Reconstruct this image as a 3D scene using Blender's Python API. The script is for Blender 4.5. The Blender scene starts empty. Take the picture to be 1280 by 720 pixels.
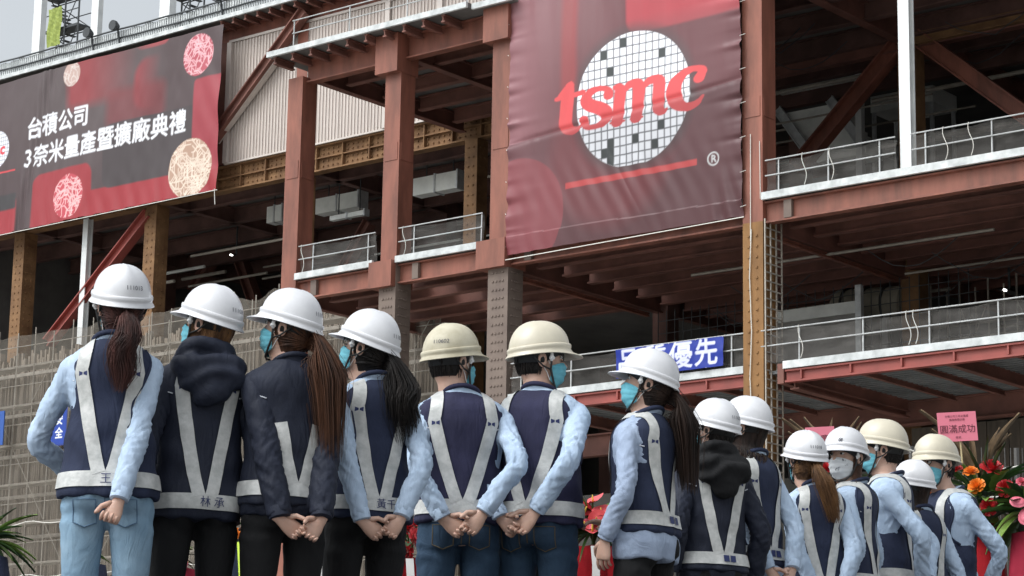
import bpy, bmesh, math, random
import numpy as np
from mathutils import Vector, Matrix, noise
from mathutils.bvhtree import BVHTree

# ------------------------------------------------------------------ camera, world, sun, exposure
scene = bpy.context.scene
col = scene.collection
FPX, PITCH, ROLL, YAW = 3000.0, math.radians(12.2), math.radians(0.965), math.radians(-39.4)
CZ = 0.35
_fw = Vector((math.sin(YAW)*math.cos(PITCH), math.cos(YAW)*math.cos(PITCH), math.sin(PITCH)))
_rt = Vector((math.cos(YAW), -math.sin(YAW), 0)); _up = _rt.cross(_fw)
RT = _rt*math.cos(ROLL)+_up*math.sin(ROLL); UP = -_rt*math.sin(ROLL)+_up*math.cos(ROLL); FW = _fw
CAM = Vector((0, 0, CZ))
cd = bpy.data.cameras.new('camera'); cam = bpy.data.objects.new('camera', cd); col.objects.link(cam)
cd.sensor_width = 36; cd.lens = FPX/1280*36; cd.clip_start = 0.1; cd.clip_end = 8000
R3 = Matrix((RT, UP, -FW)).transposed()
cam.matrix_world = Matrix.Translation(CAM) @ R3.to_4x4()
scene.camera = cam
scene.render.resolution_x, scene.render.resolution_y = 1024, 576

SUN_EL, SUN_AZ = math.radians(52), math.radians(200)   # azimuth of the sun, measured from +Y towards +X
world = bpy.data.worlds.new('World'); scene.world = world; world.use_nodes = True
wn, wl = world.node_tree.nodes, world.node_tree.links
bg = wn['Background']; bg.inputs[1].default_value = 0.15
sky = wn.new('ShaderNodeTexSky'); sky.sky_type = 'NISHITA'; sky.sun_disc = False
sky.sun_elevation = SUN_EL; sky.sun_rotation = SUN_AZ; sky.air_density = 1.0; sky.dust_density = 6.0; sky.ozone_density = 1.5
hs = wn.new('ShaderNodeHueSaturation'); hs.inputs['Saturation'].default_value = 0.14     # thin overcast takes the blue out
wl.new(sky.outputs[0], hs.inputs['Color'])
# broken cloud cover, the same over the whole sky
tc = wn.new('ShaderNodeTexCoord'); nz = wn.new('ShaderNodeTexNoise'); nz.inputs['Scale'].default_value = 3.0; nz.inputs['Detail'].default_value = 6
cr = wn.new('ShaderNodeValToRGB'); cr.color_ramp.elements[0].position = .3; cr.color_ramp.elements[0].color = (1.12, 1.20, 1.25, 1)
cr.color_ramp.elements[1].position = .7; cr.color_ramp.elements[1].color = (1.38, 1.41, 1.41, 1)
mx = wn.new('ShaderNodeMixRGB'); mx.blend_type = 'MULTIPLY'; mx.inputs[0].default_value = 1
wl.new(tc.outputs['Generated'], nz.inputs['Vector']); wl.new(nz.outputs['Fac'], cr.inputs[0])
wl.new(hs.outputs[0], mx.inputs[1]); wl.new(cr.outputs[0], mx.inputs[2]); wl.new(mx.outputs[0], bg.inputs[0])

sl = bpy.data.lights.new('sun', 'SUN'); sl.energy = 0.55; sl.angle = math.radians(30); sl.color = (1, .97, .93)
so = bpy.data.objects.new('sun', sl); col.objects.link(so)
sd = Vector((math.sin(SUN_AZ)*math.cos(SUN_EL), math.cos(SUN_AZ)*math.cos(SUN_EL), math.sin(SUN_EL)))
so.rotation_euler = (-sd).to_track_quat('-Z', 'Y').to_euler(); so.location = (0, -20, 60)
vs = scene.view_settings; vs.view_transform = 'Standard'; vs.look = 'None'; vs.gamma = 1; vs.exposure = 0.27; vs.use_curve_mapping = False

# ------------------------------------------------------------------ helpers
rnd = random.Random(7)
PI = math.pi
def V(*a): return Vector(a)
def ray(x, y): return FW + RT*((x-640)/FPX) - UP*((y-360)/FPX)
def onY(x, y, Y): d = ray(x, y); return CAM + d*(Y/d.y)
def onZ(x, y, Z): d = ray(x, y); return CAM + d*((Z-CZ)/d.z)
def onD(x, y, depth): return CAM + ray(x, y)*depth

def tag(o, label=None, cat=None, group=None, kind=None):
    if label: o['label'] = label
    if cat: o['category'] = cat
    if group: o['group'] = group
    if kind: o['kind'] = kind
    return o
def empty(name, loc=(0, 0, 0), rz=0, parent=None):
    o = bpy.data.objects.new(name, None); col.objects.link(o); o.location = loc; o.rotation_euler = (0, 0, rz)
    o.empty_display_size = .2
    if parent: o.parent = parent
    return o
def link(name, me, mat=None, parent=None):
    o = bpy.data.objects.new(name, me); col.objects.link(o)
    if mat is not None and len(me.materials) == 0: me.materials.append(mat)
    if parent: o.parent = parent
    return o

class MB:
    """collects shapes and links them as one mesh object"""
    def __init__(s): s.v = []; s.f = []
    def add(s, vs, fs):
        n = len(s.v); s.v.extend(tuple(p) for p in vs); s.f.extend(tuple(i+n for i in f) for f in fs); return s
    def box(s, x0, x1, y0, y1, z0, z1):
        return s.add([(x0,y0,z0),(x1,y0,z0),(x1,y1,z0),(x0,y1,z0),(x0,y0,z1),(x1,y0,z1),(x1,y1,z1),(x0,y1,z1)],
                     [(0,3,2,1),(4,5,6,7),(0,1,5,4),(1,2,6,5),(2,3,7,6),(3,0,4,7)])
    def rings(s, rings, cap=True, closed=False):
        n = len(rings[0]); vs = [p for r in rings for p in r]; fs = []
        m = len(rings)
        for i in range(m-1 if not closed else m):
            a, b = i*n, ((i+1) % m)*n
            for j in range(n):
                k = (j+1) % n; fs.append((a+j, a+k, b+k, b+j))
        if cap and not closed:
            fs.append(tuple(range(n-1, -1, -1))); fs.append(tuple(range((m-1)*n, m*n)))
        return s.add(vs, fs)
    def tube(s, pts, rad, seg=6, cap=True):
        pts = [Vector(p) for p in pts]; n = len(pts)
        if not hasattr(rad, '__len__'): rad = [rad]*n
        out = []; up = None
        for i, p in enumerate(pts):
            t = (pts[min(i+1, n-1)]-pts[max(i-1, 0)])
            t = t.normalized() if t.length > 1e-9 else V(0, 0, 1)
            if up is None: up = t.orthogonal().normalized()
            up = (up - t*up.dot(t)); up = up.normalized() if up.length > 1e-6 else t.orthogonal().normalized()
            w = t.cross(up)
            out.append([p+(up*math.cos(2*PI*j/seg)+w*math.sin(2*PI*j/seg))*rad[i] for j in range(seg)])
        return s.rings(out, cap)
    def ibeam(s, p0, p1, h, w, tf=.05, tw=.04, up=(0, 0, 1)):
        """I section whose top flange centre runs from p0 to p1"""
        p0, p1 = Vector(p0), Vector(p1); t = (p1-p0).normalized(); u = Vector(up); u = (u-t*u.dot(t)).normalized(); x = t.cross(u)
        prof = [(-w/2,0),(w/2,0),(w/2,-tf),(tw/2,-tf),(tw/2,-h+tf),(w/2,-h+tf),(w/2,-h),(-w/2,-h),(-w/2,-h+tf),(-tw/2,-h+tf),(-tw/2,-tf),(-w/2,-tf)]
        return s.rings([[p+x*a+u*b for a, b in prof] for p in (p0, p1)])
    def build(s, name, mat, parent=None, smooth=False, sharp=None):
        me = bpy.data.meshes.new(name); me.from_pydata(s.v, [], s.f); me.update()
        if smooth: me.shade_smooth()
        o = link(name, me, mat, parent)
        if sharp is not None:
            md = me; md.set_sharp_from_angle(angle=math.radians(sharp))
        return o

_cubes = {}
def box(name, mat, parent, x0, x1, y0, y1, z0, z1):
    """a box from one shared unit cube per material"""
    if mat.name not in _cubes:
        m = MB().box(-.5,.5,-.5,.5,-.5,.5); me = bpy.data.meshes.new('unit_box'); me.from_pydata(m.v, [], m.f); me.materials.append(mat); _cubes[mat.name] = me
    o = link(name, _cubes[mat.name], None, parent)
    o.location = ((x0+x1)/2, (y0+y1)/2, (z0+z1)/2); o.scale = (abs(x1-x0), abs(y1-y0), abs(z1-z0)); return o
_cyls = {}
def rod(name, mat, parent, p0, p1, r, seg=6):
    """a straight rod from one shared unit cylinder per material"""
    key = (mat.name, seg)
    if key not in _cyls:
        m = MB().tube([(0,0,-.5),(0,0,.5)], 1, seg); me = bpy.data.meshes.new('unit_rod'); me.from_pydata(m.v, [], m.f); me.materials.append(mat); _cyls[key] = me
    p0, p1 = Vector(p0), Vector(p1); d = p1-p0
    o = link(name, _cyls[key], None, parent); o.location = (p0+p1)/2; o.rotation_mode = 'QUATERNION'
    o.rotation_quaternion = d.to_track_quat('Z', 'Y'); o.scale = (r, r, d.length); return o

def mat(name, c, rough=.7, metal=0, var=.0, vscale=3, bump=0, bscale=30, c2=None, coord='pos', spec=.5, stretch=None, coat=0, trans=0, sheen=0, fine=0):
    """procedural principled material: base colour with noise variation, optional second colour and bump"""
    m = bpy.data.materials.new(name); m.use_nodes = True; n, l = m.node_tree.nodes, m.node_tree.links
    b = n['Principled BSDF']; b.inputs['Roughness'].default_value = rough; b.inputs['Metallic'].default_value = metal
    b.inputs['Specular IOR Level'].default_value = spec
    if coat: b.inputs['Coat Weight'].default_value = coat; b.inputs['Coat Roughness'].default_value = .15
    if sheen: b.inputs['Sheen Weight'].default_value = sheen
    c = tuple(c)+(1,)
    b.inputs['Base Color'].default_value = c
    if coord == 'pos': g = n.new('ShaderNodeNewGeometry'); out = g.outputs['Position']
    else: g = n.new('ShaderNodeTexCoord'); out = g.outputs['Object']
    if stretch:
        mp = n.new('ShaderNodeMapping'); mp.inputs['Scale'].default_value = stretch; l.new(out, mp.inputs[0]); out = mp.outputs[0]
    if var or c2:
        t = n.new('ShaderNodeTexNoise'); t.inputs['Scale'].default_value = vscale; t.inputs['Detail'].default_value = 7; t.inputs['Roughness'].default_value = .62
        l.new(out, t.inputs['Vector']); r = n.new('ShaderNodeValToRGB'); e = r.color_ramp.elements
        if c2: lo, hi = c, tuple(c2)+(1,)
        else: lo = tuple(x*(1-var) for x in c[:3])+(1,); hi = tuple(min(1, x*(1+var)) for x in c[:3])+(1,)
        e[0].position = .34; e[0].color = lo; e[1].position = .66; e[1].color = hi
        l.new(t.outputs['Fac'], r.inputs[0]); l.new(r.outputs[0], b.inputs['Base Color'])
        rr = n.new('ShaderNodeMapRange'); rr.inputs[3].default_value = max(0, rough-.1); rr.inputs[4].default_value = min(1, rough+.12)
        l.new(t.outputs['Fac'], rr.inputs[0]); l.new(rr.outputs[0], b.inputs['Roughness'])
    if bump:
        t2 = n.new('ShaderNodeTexNoise'); t2.inputs['Scale'].default_value = bscale; t2.inputs['Detail'].default_value = 4
        l.new(out, t2.inputs['Vector']); bp = n.new('ShaderNodeBump'); bp.inputs['Strength'].default_value = bump; bp.inputs['Distance'].default_value = .02
        l.new(t2.outputs['Fac'], bp.inputs['Height']); l.new(bp.outputs[0], b.inputs['Normal'])
    return m
def net_mat(name, c, alpha):
    m = bpy.data.materials.new(name); m.use_nodes = True; n, l = m.node_tree.nodes, m.node_tree.links
    b = n['Principled BSDF']; b.inputs['Base Color'].default_value = tuple(c)+(1,); b.inputs['Roughness'].default_value = .9
    g = n.new('ShaderNodeNewGeometry'); t = n.new('ShaderNodeTexNoise'); t.inputs['Scale'].default_value = 1.3; t.inputs['Detail'].default_value = 5
    l.new(g.outputs['Position'], t.inputs['Vector']); mr = n.new('ShaderNodeMapRange'); mr.inputs[1].default_value = .3; mr.inputs[2].default_value = .7
    mr.inputs[3].default_value = alpha*.7; mr.inputs[4].default_value = min(1, alpha*1.3); l.new(t.outputs['Fac'], mr.inputs[0]); l.new(mr.outputs[0], b.inputs['Alpha'])
    return m

M = {}
M['paint'] = mat('oxide_red_steel_paint', (.22,.079,.053), .6, var=.32, vscale=1.6, bump=.05, bscale=8, stretch=(1,1,.22))
M['paint_red'] = mat('brighter_red_primer', (.27,.062,.05), .55, var=.18, vscale=1.1)
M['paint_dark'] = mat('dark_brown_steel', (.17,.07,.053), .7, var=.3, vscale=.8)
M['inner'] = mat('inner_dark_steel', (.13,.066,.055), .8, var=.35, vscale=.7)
M['rust'] = mat('rusty_orange_steel', (.14,.068,.028), .8, c2=(.25,.135,.06), vscale=1.4, bump=.1, bscale=12)
M['ochre'] = mat('ochre_rusted_steel', (.18,.088,.030), .8, c2=(.30,.155,.055), vscale=1.3, bump=.1, bscale=12, stretch=(1,1,.4))
M['grey_steel'] = mat('weathered_grey_brown_steel', (.13,.095,.08), .75, c2=(.19,.145,.12), vscale=1.0, bump=.05, bscale=10)
M['galv'] = mat('galvanised_steel', (.55,.57,.58), .45, .3, var=.15, vscale=4)
M['white_steel'] = mat('white_painted_steel', (.62,.64,.64), .5, c2=(.78,.79,.78), vscale=1.2)
M['slab'] = mat('pale_slab_edge', (.40,.42,.42), .8, c2=(.66,.68,.68), vscale=2.2, bump=.1, bscale=14)
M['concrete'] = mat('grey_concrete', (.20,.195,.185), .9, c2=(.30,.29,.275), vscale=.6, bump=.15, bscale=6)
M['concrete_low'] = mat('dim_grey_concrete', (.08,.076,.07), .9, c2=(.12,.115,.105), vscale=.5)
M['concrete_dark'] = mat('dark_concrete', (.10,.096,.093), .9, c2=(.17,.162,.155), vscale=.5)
M['deck'] = mat('metal_deck', (.22,.23,.235), .6, .4, var=.25, vscale=.8)
M['clad'] = mat('pinkish_white_cladding', (.42,.355,.315), .6, c2=(.50,.43,.39), vscale=.35)
M['clad_rib'] = mat('white_cladding_rib', (.55,.49,.45), .5, var=.08, vscale=.5)
M['duct'] = mat('pale_duct_metal', (.78,.80,.77), .5, var=.12, vscale=1)
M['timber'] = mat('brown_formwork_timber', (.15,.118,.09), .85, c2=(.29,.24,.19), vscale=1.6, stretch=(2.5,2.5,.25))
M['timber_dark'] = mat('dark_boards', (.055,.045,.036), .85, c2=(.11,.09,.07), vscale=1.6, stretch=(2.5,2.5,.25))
M['wire'] = mat('dull_fence_wire', (.10,.095,.09), .6, .3)
M['rail'] = mat('pale_rail_tube', (.46,.47,.47), .5, .2, var=.15, vscale=3)
M['scaf'] = mat('dull_scaffold_tube', (.36,.325,.28), .6, .2, var=.2, vscale=3)
M['scaf_dark'] = mat('dark_scaffold_tube', (.06,.065,.07), .6, .3, var=.2, vscale=3)
M['net'] = net_mat('grey_safety_net', (.16,.15,.14), .30)
M['net_brown'] = net_mat('brown_safety_net', (.21,.185,.155), .34)
M['asphalt'] = mat('dusty_site_concrete', (.27,.26,.24), .9, c2=(.36,.345,.32), vscale=.4, bump=.3, bscale=60)
M['stage'] = mat('stage_carpet', (.05,.05,.055), .95, var=.2, vscale=6, bump=.2, bscale=200)
M['rope'] = mat('pale_rope', (.65,.63,.58), .8)
M['hole'] = mat('black_rubber', (.02,.02,.02), .6)
lm = bpy.data.materials.new('lit_lamp'); lm.use_nodes = True
lm.node_tree.nodes['Principled BSDF'].inputs['Emission Color'].default_value = (1,.97,.9,1); lm.node_tree.nodes['Principled BSDF'].inputs['Emission Strength'].default_value = 6
M['lamp'] = lm

# ------------------------------------------------------------------ setting
gm = MB(); gm.add([(-3000,-3000,0),(3000,-3000,0),(3000,3000,0),(-3000,3000,0)], [(0,1,2,3)])
tag(gm.build('ground', M['asphalt']), kind='structure')
ST = 0.62
st = empty('stage_platform', (-8.8, 11, 0)); tag(st, 'low dark carpeted stage platform under the row of workers', 'stage')
box('deck', M['stage'], st, -4.6, 4.6, -7.6, 9.2, .48, .62)
box('skirt', M['hole'], st, -4.55, 4.55, -7.55, 9.15, 0.0, .478)
# ------------------------------------------------------------------ the steel frame building
F = 65.19; G = F+10           # front column plane and the plane one bay behind it
B = empty('steel_frame_building'); tag(B, 'unfinished red-brown steel frame building with open dark floors behind two banners', 'building')
def bx(name, m, *a): return box(name, M[m], B, *a)
def ib(name, m, p0, p1, h, w, tf=.06, tw=.05): return MB().ibeam(p0, p1, h, w, tf, tw).build(name, M[m], B)

def bolts(cx0, cx1, y, z0, z1, m, parent, step=.32, pat=2):
    """bolt heads on the front face and right side face of a column, joined per column"""
    mb = MB(); z = z0
    w = cx1-cx0
    while z < z1:
        for fx in ((.25, .42, .58, .75) if pat == 4 else (.3, .7)):
            x = cx0+w*fx; mb.box(x-.04, x+.04, y-.035, y+.02, z-.03, z+.03)
            yy = y+w*fx; mb.box(cx1-.02, cx1+.035, yy-.04, yy+.04, z-.03, z+.03)
        z += step
    o = mb.build('bolts', M[m], parent); o['kind'] = 'stuff'; return o
def column(x0, x1, y0, z0, z1, m, name='column', ty=.82):
    return bx(name, m, x0, x1, y0, y0+ty, z0, z1)

CA, CB, CC, CD = (-65.25,-64.45), (-60.0,-59.2), (-54.65,-53.75), (-43.6,-42.8)
# front columns: painted above, bare below
column(*CA, F, 0, 28.55, 'paint')
column(*CB, F, 20.2, 29.3, 'paint'); c = column(CB[0]-.02, CB[1]+.02, F-.02, 0, 20.2, 'grey_steel', ty=.86); bolts(CB[0]-.02, CB[1]+.02, F-.02, 9, 19.3, 'grey_steel', B, pat=4)
column(*CC, F, 20.2, 36.0, 'paint'); column(CC[0]-.02, CC[1]+.02, F-.02, 0, 20.2, 'grey_steel', ty=.86); bolts(CC[0]-.02, CC[1]+.02, F-.02, 9, 19.4, 'grey_steel', B, pat=4)
column(*CD, F, 19.55, 36.0, 'paint'); column(*CD, F, 0, 19.55, 'ochre'); bolts(CD[0], CD[1], F, 9, 19.4, 'ochre', B, step=.36)
column(-31.6, -30.8, F, 0, 36, 'paint')
# boxed joints
for (x0, x1, z0, z1) in ((-60.32,-59.18,27.75,29.28), (-54.92,-53.72,28.0,30.2), (-60.35,-59.2,19.35,20.35), (-55.05,-53.7,19.4,20.45)):
    bx('joint_casing', 'paint', x0, x1, F-.28, F+.95, z0, z1)
# ladder mesh tied to the side of the rusty column
for k in range(30):
    z = 10.6+k*.3; rod('tie_bar', M['scaf'], B, (CD[1]+.12, F-.05, z), (CD[1]+.12, F+.95, z), .028, 4)
for yy in (F-.05, F+.28, F+.62, F+.95): rod('tie_upright', M['scaf'], B, (CD[1]+.12, yy, 9.5), (CD[1]+.12, yy, 19.6), .03, 4)
for k in range(5):
    z = 17.6-k*1.7; rod('cable', M['rope'], B, (CD[0]+.3+.07*(k%2), F-.06, z), (CD[0]+.38-.07*(k%2), F-.06, z+1.7), .018, 5)
rod('cable', M['rope'], B, (CD[0]+.34, F-.05, 18.9), (CD[0]+.36, F-.05, 22.6), .015, 5)
rod('cable', M['rope'], B, (CD[1]-.06, F-.05, 20.3), (CD[1]-.08, F-.05, 22.3), .014, 5)

# slabs (top, thickness): pale front edge strips and decks behind
def slab(x0, x1, yf, yb, zt, th=.25):
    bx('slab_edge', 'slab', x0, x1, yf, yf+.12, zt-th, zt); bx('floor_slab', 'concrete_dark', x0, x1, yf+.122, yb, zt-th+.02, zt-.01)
YB = F+34
# level 2
for a, b in ((CA[1], CB[0]-.36), (CB[1]+.01, CC[0]-.42)): slab(a, b, F-.1, F+9.8, 20.5)
slab(CC[1]+.06, CD[0], F+.15, YB, 20.45); slab(CD[1], -22, F-.1, YB, 20.5)
for a, b in ((CA[1], CB[0]-.36), (CB[1]+.01, CC[0]-.42), (CC[1]+.06, CD[0]-.01), (CD[1]+.01, -22)):
    ib('edge_beam', 'paint', (a, F+.25, 20.22), (b, F+.25, 20.22), .74, .34)
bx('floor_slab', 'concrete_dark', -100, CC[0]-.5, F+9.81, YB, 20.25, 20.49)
for x in (CA[1]+.75, CB[1]+.75, CC[1]+.7, CD[1]+.78): bx('stiffener', 'grey_steel', x, x+.3, F+.06, F+.2, 19.55, 20.15)
# joists and cross beams below level 2
for k in range(9):
    y = F+1.75+k*1.55
    for a, b in ((CA[1]+.3, CC[0]), (CC[1], CD[0]), (CD[1], -22)):
        if a < -60 and y > F+9.5: continue
        ib('joist', 'paint_dark', (a, y, 20.24), (b, y, 20.24), .62, .3)
for x in (-64.85, -54.2, -43.2, -33.2):
    ib('cross_beam', 'paint_dark', (x, F+.85, 20.2), (x, F+(9.9 if x < -60 else 33.9), 20.2), .78, .3)
for x in (-54.35, -43.2): ib('brace', 'paint', (x, F+1.0, 19.36), (x, F+9.4, 19.36), .16, .16)
# level 1
slab(CC[1]+.1, CD[0], F-.02, YB, 14.72); slab(CD[1]+.75, -22, F-.02, YB, 14.72)
bx('floor_slab', 'concrete_dark', CD[0], CD[1]+.74, F+.9, YB, 14.5, 14.71)
bx('end_plate', 'paint_dark', CD[1]+.5, CD[1]+.74, F+.05, F+.95, 14.0, 14.66)
ib('edge_beam', 'paint_red', (CC[1]+.1, F+.16, 14.44), (CD[0], F+.16, 14.44), .42, .26); ib('edge_beam', 'paint_red', (CD[1]+.8, F+.16, 14.44), (-22, F+.16, 14.44), .42, .26)
x = CC[1]+1.2
while x < -22:
    if not (CD[0]-.3 < x < CD[1]+.6):
        bx('stiffener', 'paint_red', x-.03, x+.03, F+.035, F+.13, 14.1, 14.38)
    x += 1.86
x = CC[1]+.9; k = 0
while x < -22:
    big = (k % 3 == 0)
    ib('cross_beam', 'paint_dark', (x, F+.3, 14.43), (x, F+7.4, 14.43), .42 if big else .2, .24 if big else .14, .04, .04); x += 1.86; k += 1
ib('cross_beam', 'paint_dark', (CD[1]+1.0, F+.3, 14.43), (CD[1]+1.0, F+7.4, 14.43), .62, .34)
ib('back_girder', 'paint_dark', (CC[1]-6, F+7.7, 14.43), (-22, F+7.7, 14.43), .85, .4)
# ribbed metal deck under level 1
md = MB(); yy = F+.32
while yy < F+7.3:
    md.box(CC[1]+.2, -22, yy, yy+.17, 14.40, 14.468); yy += .34
md.box(CC[1]+.2, -22, F+.3, F+7.4, 14.47, 14.495); md.build('metal_deck', M['deck'], B)
# level 3: the projecting slab on brackets over A, B, C
YS = F-.9
slab(-65.65, CC[0]-.6, YS, F+10, 29.52, .22)
slab(CC[0]-.59, CC[1]+.4, YS+.3, F+10, 29.51, .22)
slab(CC[1]+.41, -22, F+.2, YB, 29.6)
bx('floor_slab', 'concrete_dark', -100, -65.7, G+.6, YB, 29.25, 29.5); bx('floor_slab', 'concrete_dark', -65.69, CC[1]+.4, G+.01, YB, 29.25, 29.5)
x = -65.3
while x < CC[0]-1:
    ib('bracket', 'paint_dark', (x, YS+.13, 29.29), (x, F+.3, 29.29), .3, .18); x += .98
for a, b in ((CA[1]-.1, CB[0]-.33), (CB[1]+.03, CC[0]-.3)):
    ib('edge_beam', 'paint', (a, F+.4, 29.28), (b, F+.4, 29.28), .95, .4)
for k in range(4):
    y = F+2.4+k*2.2
    ib('joist', 'paint_dark', (CA[1]+.2, y, 29.28), (CC[0], y, 29.28), .6, .3)
for x in (-64.6, -59.6, -54.2): ib('cross_beam', 'paint_dark', (x, F+.8, 29.26), (x, G, 29.26), .72, .34)
for k in range(6):
    y = F+2.2+k*2.6; ib('joist', 'inner', (CC[1], y, 29.34), (-22, y, 29.34), .75, .35)
for x in (-43.2, -33.2): ib('cross_beam', 'paint_dark', (x, F+.8, 29.3), (x, F+33, 29.3), .85, .4)
ib('inner_girder', 'paint_dark', (CC[1], G+.3, 29.2), (-22, G+.3, 29.2), 1.0, .4)
ib('inner_girder', 'rust', (-43.1, G+.1, 28.7), (-30, G-.05, 28.7), .45, .4)
# inner columns on the grid, all storeys
for d in (10, 20, 30):
    for x in (-94.3, -84.4, -74.5, -64.4, -54.2, -43.0, -33.2):
        if d == 10 and x < -60:
            continue
        bx('inner_column', 'rust' if (d == 10 and x == -43.0) else 'inner', x-.36, x+.36, F+d, F+d+.75, 0, 36)
# V braces right of the white banner bay
ib('diagonal_brace', 'paint', onY(1133,30,G+.2), onY(990,205,G+.2), .62, .5)
ib('diagonal_brace', 'paint', onY(1152,38,G+.2), onY(1330,165,G+.2), .62, .5)
# pale post standing on the edge of level 2
pc = onY(1123,205,F-.02)
MB().ibeam((pc.x+.1, F+.28, 20.5), (pc.x+.1, F+.28, 30), .34, .4, .05, .05, up=(0,-1,0)).build('steel_post', M['white_steel'], B)
# recessed wing: columns, girder, cladding, roof slab
for x in (-94.3, -84.6): 
    column(x, x+.8, G, 0, 28.2, 'rust'); bolts(x, x+.8, G, 19, 28, 'rust', B, step=.34, pat=2)
column(-64.5, -63.8, G, 0, 28.2, 'rust', ty=.7); bolts(-64.5, -63.8, G, 19, 28, 'rust', B, step=.42)
column(-74.9, -74.1, G, 0, 28.2, 'rust'); column(-74.75, -74.1, G, 29.5, 35.9, 'paint', ty=.6)
ib('rust_girder', 'rust', (-100, G+.35, 29.44), (CC[0]-3.4, G+.35, 29.44), 1.22, .5, .07, .06)
x = -99.4
while x < CC[0]-3.6:
    bx('stiffener', 'rust', x, x+.05, G+.12, G+.3, 28.32, 29.34); x += 1.62
bx('girder_rib', 'rust', -100, CC[0]-3.5, G+.15, G+.3, 28.82, 28.87)
bolt = MB(); x = -81
while x < CC[0]-3.6:
    for z in (28.45, 28.68, 29.02, 29.22): bolt.box(x, x+.07, G+.26, G+.31, z, z+.05)
    x += .3
o = bolt.build('bolts', M['rust'], B); o['kind'] = 'stuff'
# cladding sheets with raised ribs
x = -79.2
while x < -61:
    w = 1.8; bx('cladding_sheet', 'clad', x, x+w-.012, G+.08, G+.14, 29.52, 35.4)
    for k in range(9):
        if x+.1+k*.2 < x+w-.03: bx('cladding_rib', 'clad_rib', x+.07+k*.2, x+.125+k*.2, G+.035, G+.078, 29.54, 35.38)
    x += w
bx('cladding_trim', 'clad_rib', -79.3, -61, G+.0, G+.07, 35.402, 35.52); bx('cladding_trim', 'clad_rib', -79.3, -61, G-.02, G+.07, 29.44, 29.518)
for x in (-79.35, -69.3, -66.2): bx('cladding_post', 'clad_rib', x, x+.28, G-.08, G+.033, 29.52, 35.4)
ib('roof_beam', 'paint', (-100, G+.3, 35.9+.28), (-50, G+.3, 35.9+.28), .7, .4)
slab(-100, -52, F+9.0, YB, 36.42, .2); bx('floor_slab', 'concrete_dark', -51.9, -22, F+.9, YB, 36.2, 36.4)  # roof slab on the right is out of view, added to block light
x = -79.0
while x < -66:
    ib('bracket', 'paint_dark', (x, F+9.13, 36.21), (x, G+.1, 36.21), .26, .16); x += .8
ib('diagonal_brace', 'paint_dark', onY(262,172,G-.35), onY(378,10,G-.35), .5, .42)
ib('diagonal_brace', 'clad_rib', onY(270,177,G-.2), onY(352,66,G-.2), .14, .3)
bx('wall_strip', 'paint_dark', -80.2, -79.37, G+.1, G+.2, 29.5, 35.5)
# braces and the pale post under the black banner
ib('diagonal_brace', 'paint_red', onY(184,262,G+.1), onY(58,424,G+.1), .55, .5)
rp = onY(107,280,G-.1)
MB().ibeam((rp.x, G-.1, 19), (rp.x, G-.1, 28.2), .34, .36, .05, .05, up=(0,-1,0)).build('steel_post', M['white_steel'], B)
ib('diagonal_brace', 'paint_dark', onY(272,302,F+22), onY(238,362,F+22), .6, .6); ib('diagonal_brace', 'paint_dark', onY(303,312,F+22), onY(326,380,F+22), .6, .6)
ib('diagonal_brace', 'paint_dark', onY(458,275,F+16), onY(420,345,F+16), .5, .5)
for k in range(5): ib('joist', 'inner', (-100, G+2.5+k*3, 29.2), (-55, G+2.5+k*3, 29.2), .8, .35)
for x in (-94, -84.2, -74.3, -64.2): ib('cross_beam', 'inner', (x, G+.8, 29.2), (x, YB-1, 29.2), .8, .35)
# closing walls deep inside, added to keep the open floors dark
bx('added_rear_wall', 'concrete_dark', -101, -20, YB, YB+.4, 0, 36.2)
bx('added_side_wall', 'concrete_dark', -101, -100.01, G+1, YB-.01, 0, 36.1); bx('added_side_wall', 'concrete_dark', -21.9, -21.4, F+1, YB-.01, 0, 36.1)
# boarded wall under level 1 at the right and the grey low wall further left
x = onY(1143,560,F+8.3).x
xx = x
while xx < -24:
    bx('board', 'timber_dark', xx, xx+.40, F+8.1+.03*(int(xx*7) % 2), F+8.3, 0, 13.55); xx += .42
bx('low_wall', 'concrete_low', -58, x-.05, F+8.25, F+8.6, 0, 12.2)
bx('wall_cap', 'deck', -45.5, x-1.5, F+8.0, F+8.2, 13.05, 13.35)
# dark mesh screens behind the level-1 rail
for x0 in range(-54, -40, 2):
    for k in range(5): rod('mesh_bar', M['scaf_dark'], B, (x0+k*.4, F+9.6, 14.75), (x0+k*.4, F+9.6, 19.4), .02, 4)
for k in range(9): rod('mesh_bar', M['scaf_dark'], B, (-54, F+9.6, 15+k*.5), (-40, F+9.6, 15+k*.5), .02, 4)

# ------------------------------------------------------------------ things inside the floors
def thing_boxes(name, label, cat, m, boxes, group=None):
    r = empty(name); tag(r, label, cat, group)
    for nm, a in boxes: box(nm, M[m], r, *a)
    return r
def rebase(r, L):
    r.location = L
    for c in r.children: c.location = c.location-Vector(L)
def duct(label, x0px, x1px, ypx, Y, h, t=.6):
    a = onY(x0px, ypx, Y); b = onY(x1px, ypx, Y); z = a.z
    zb = onY(x1px, ypx-(x1px-x0px)*.19, Y).z
    r = empty('air_duct'); tag(r, label, 'duct', 'ducts inside the open floors')
    n = max(2, int((b.x-a.x)/1.6))
    for k in range(n):
        xa = a.x+(b.x-a.x)*k/n; xb = a.x+(b.x-a.x)*(k+1)/n
        box('duct_section', M['duct'], r, xa, xb-.04, Y, Y+t, z, z+h)
        box('flange', M['galv'], r, xb-.08, xb-.002, Y-.05, Y+t+.05, z-.05, z+h+.05)
    for k in range(2):
        xk = a.x+(b.x-a.x)*(.2+.6*k); rod('hanger', M['scaf_dark'], r, (xk, Y+t/2, z+h), (xk, Y+t/2, z+h+2.5), .03, 4)
    rebase(r, (a.x, Y, z)); return r
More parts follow.
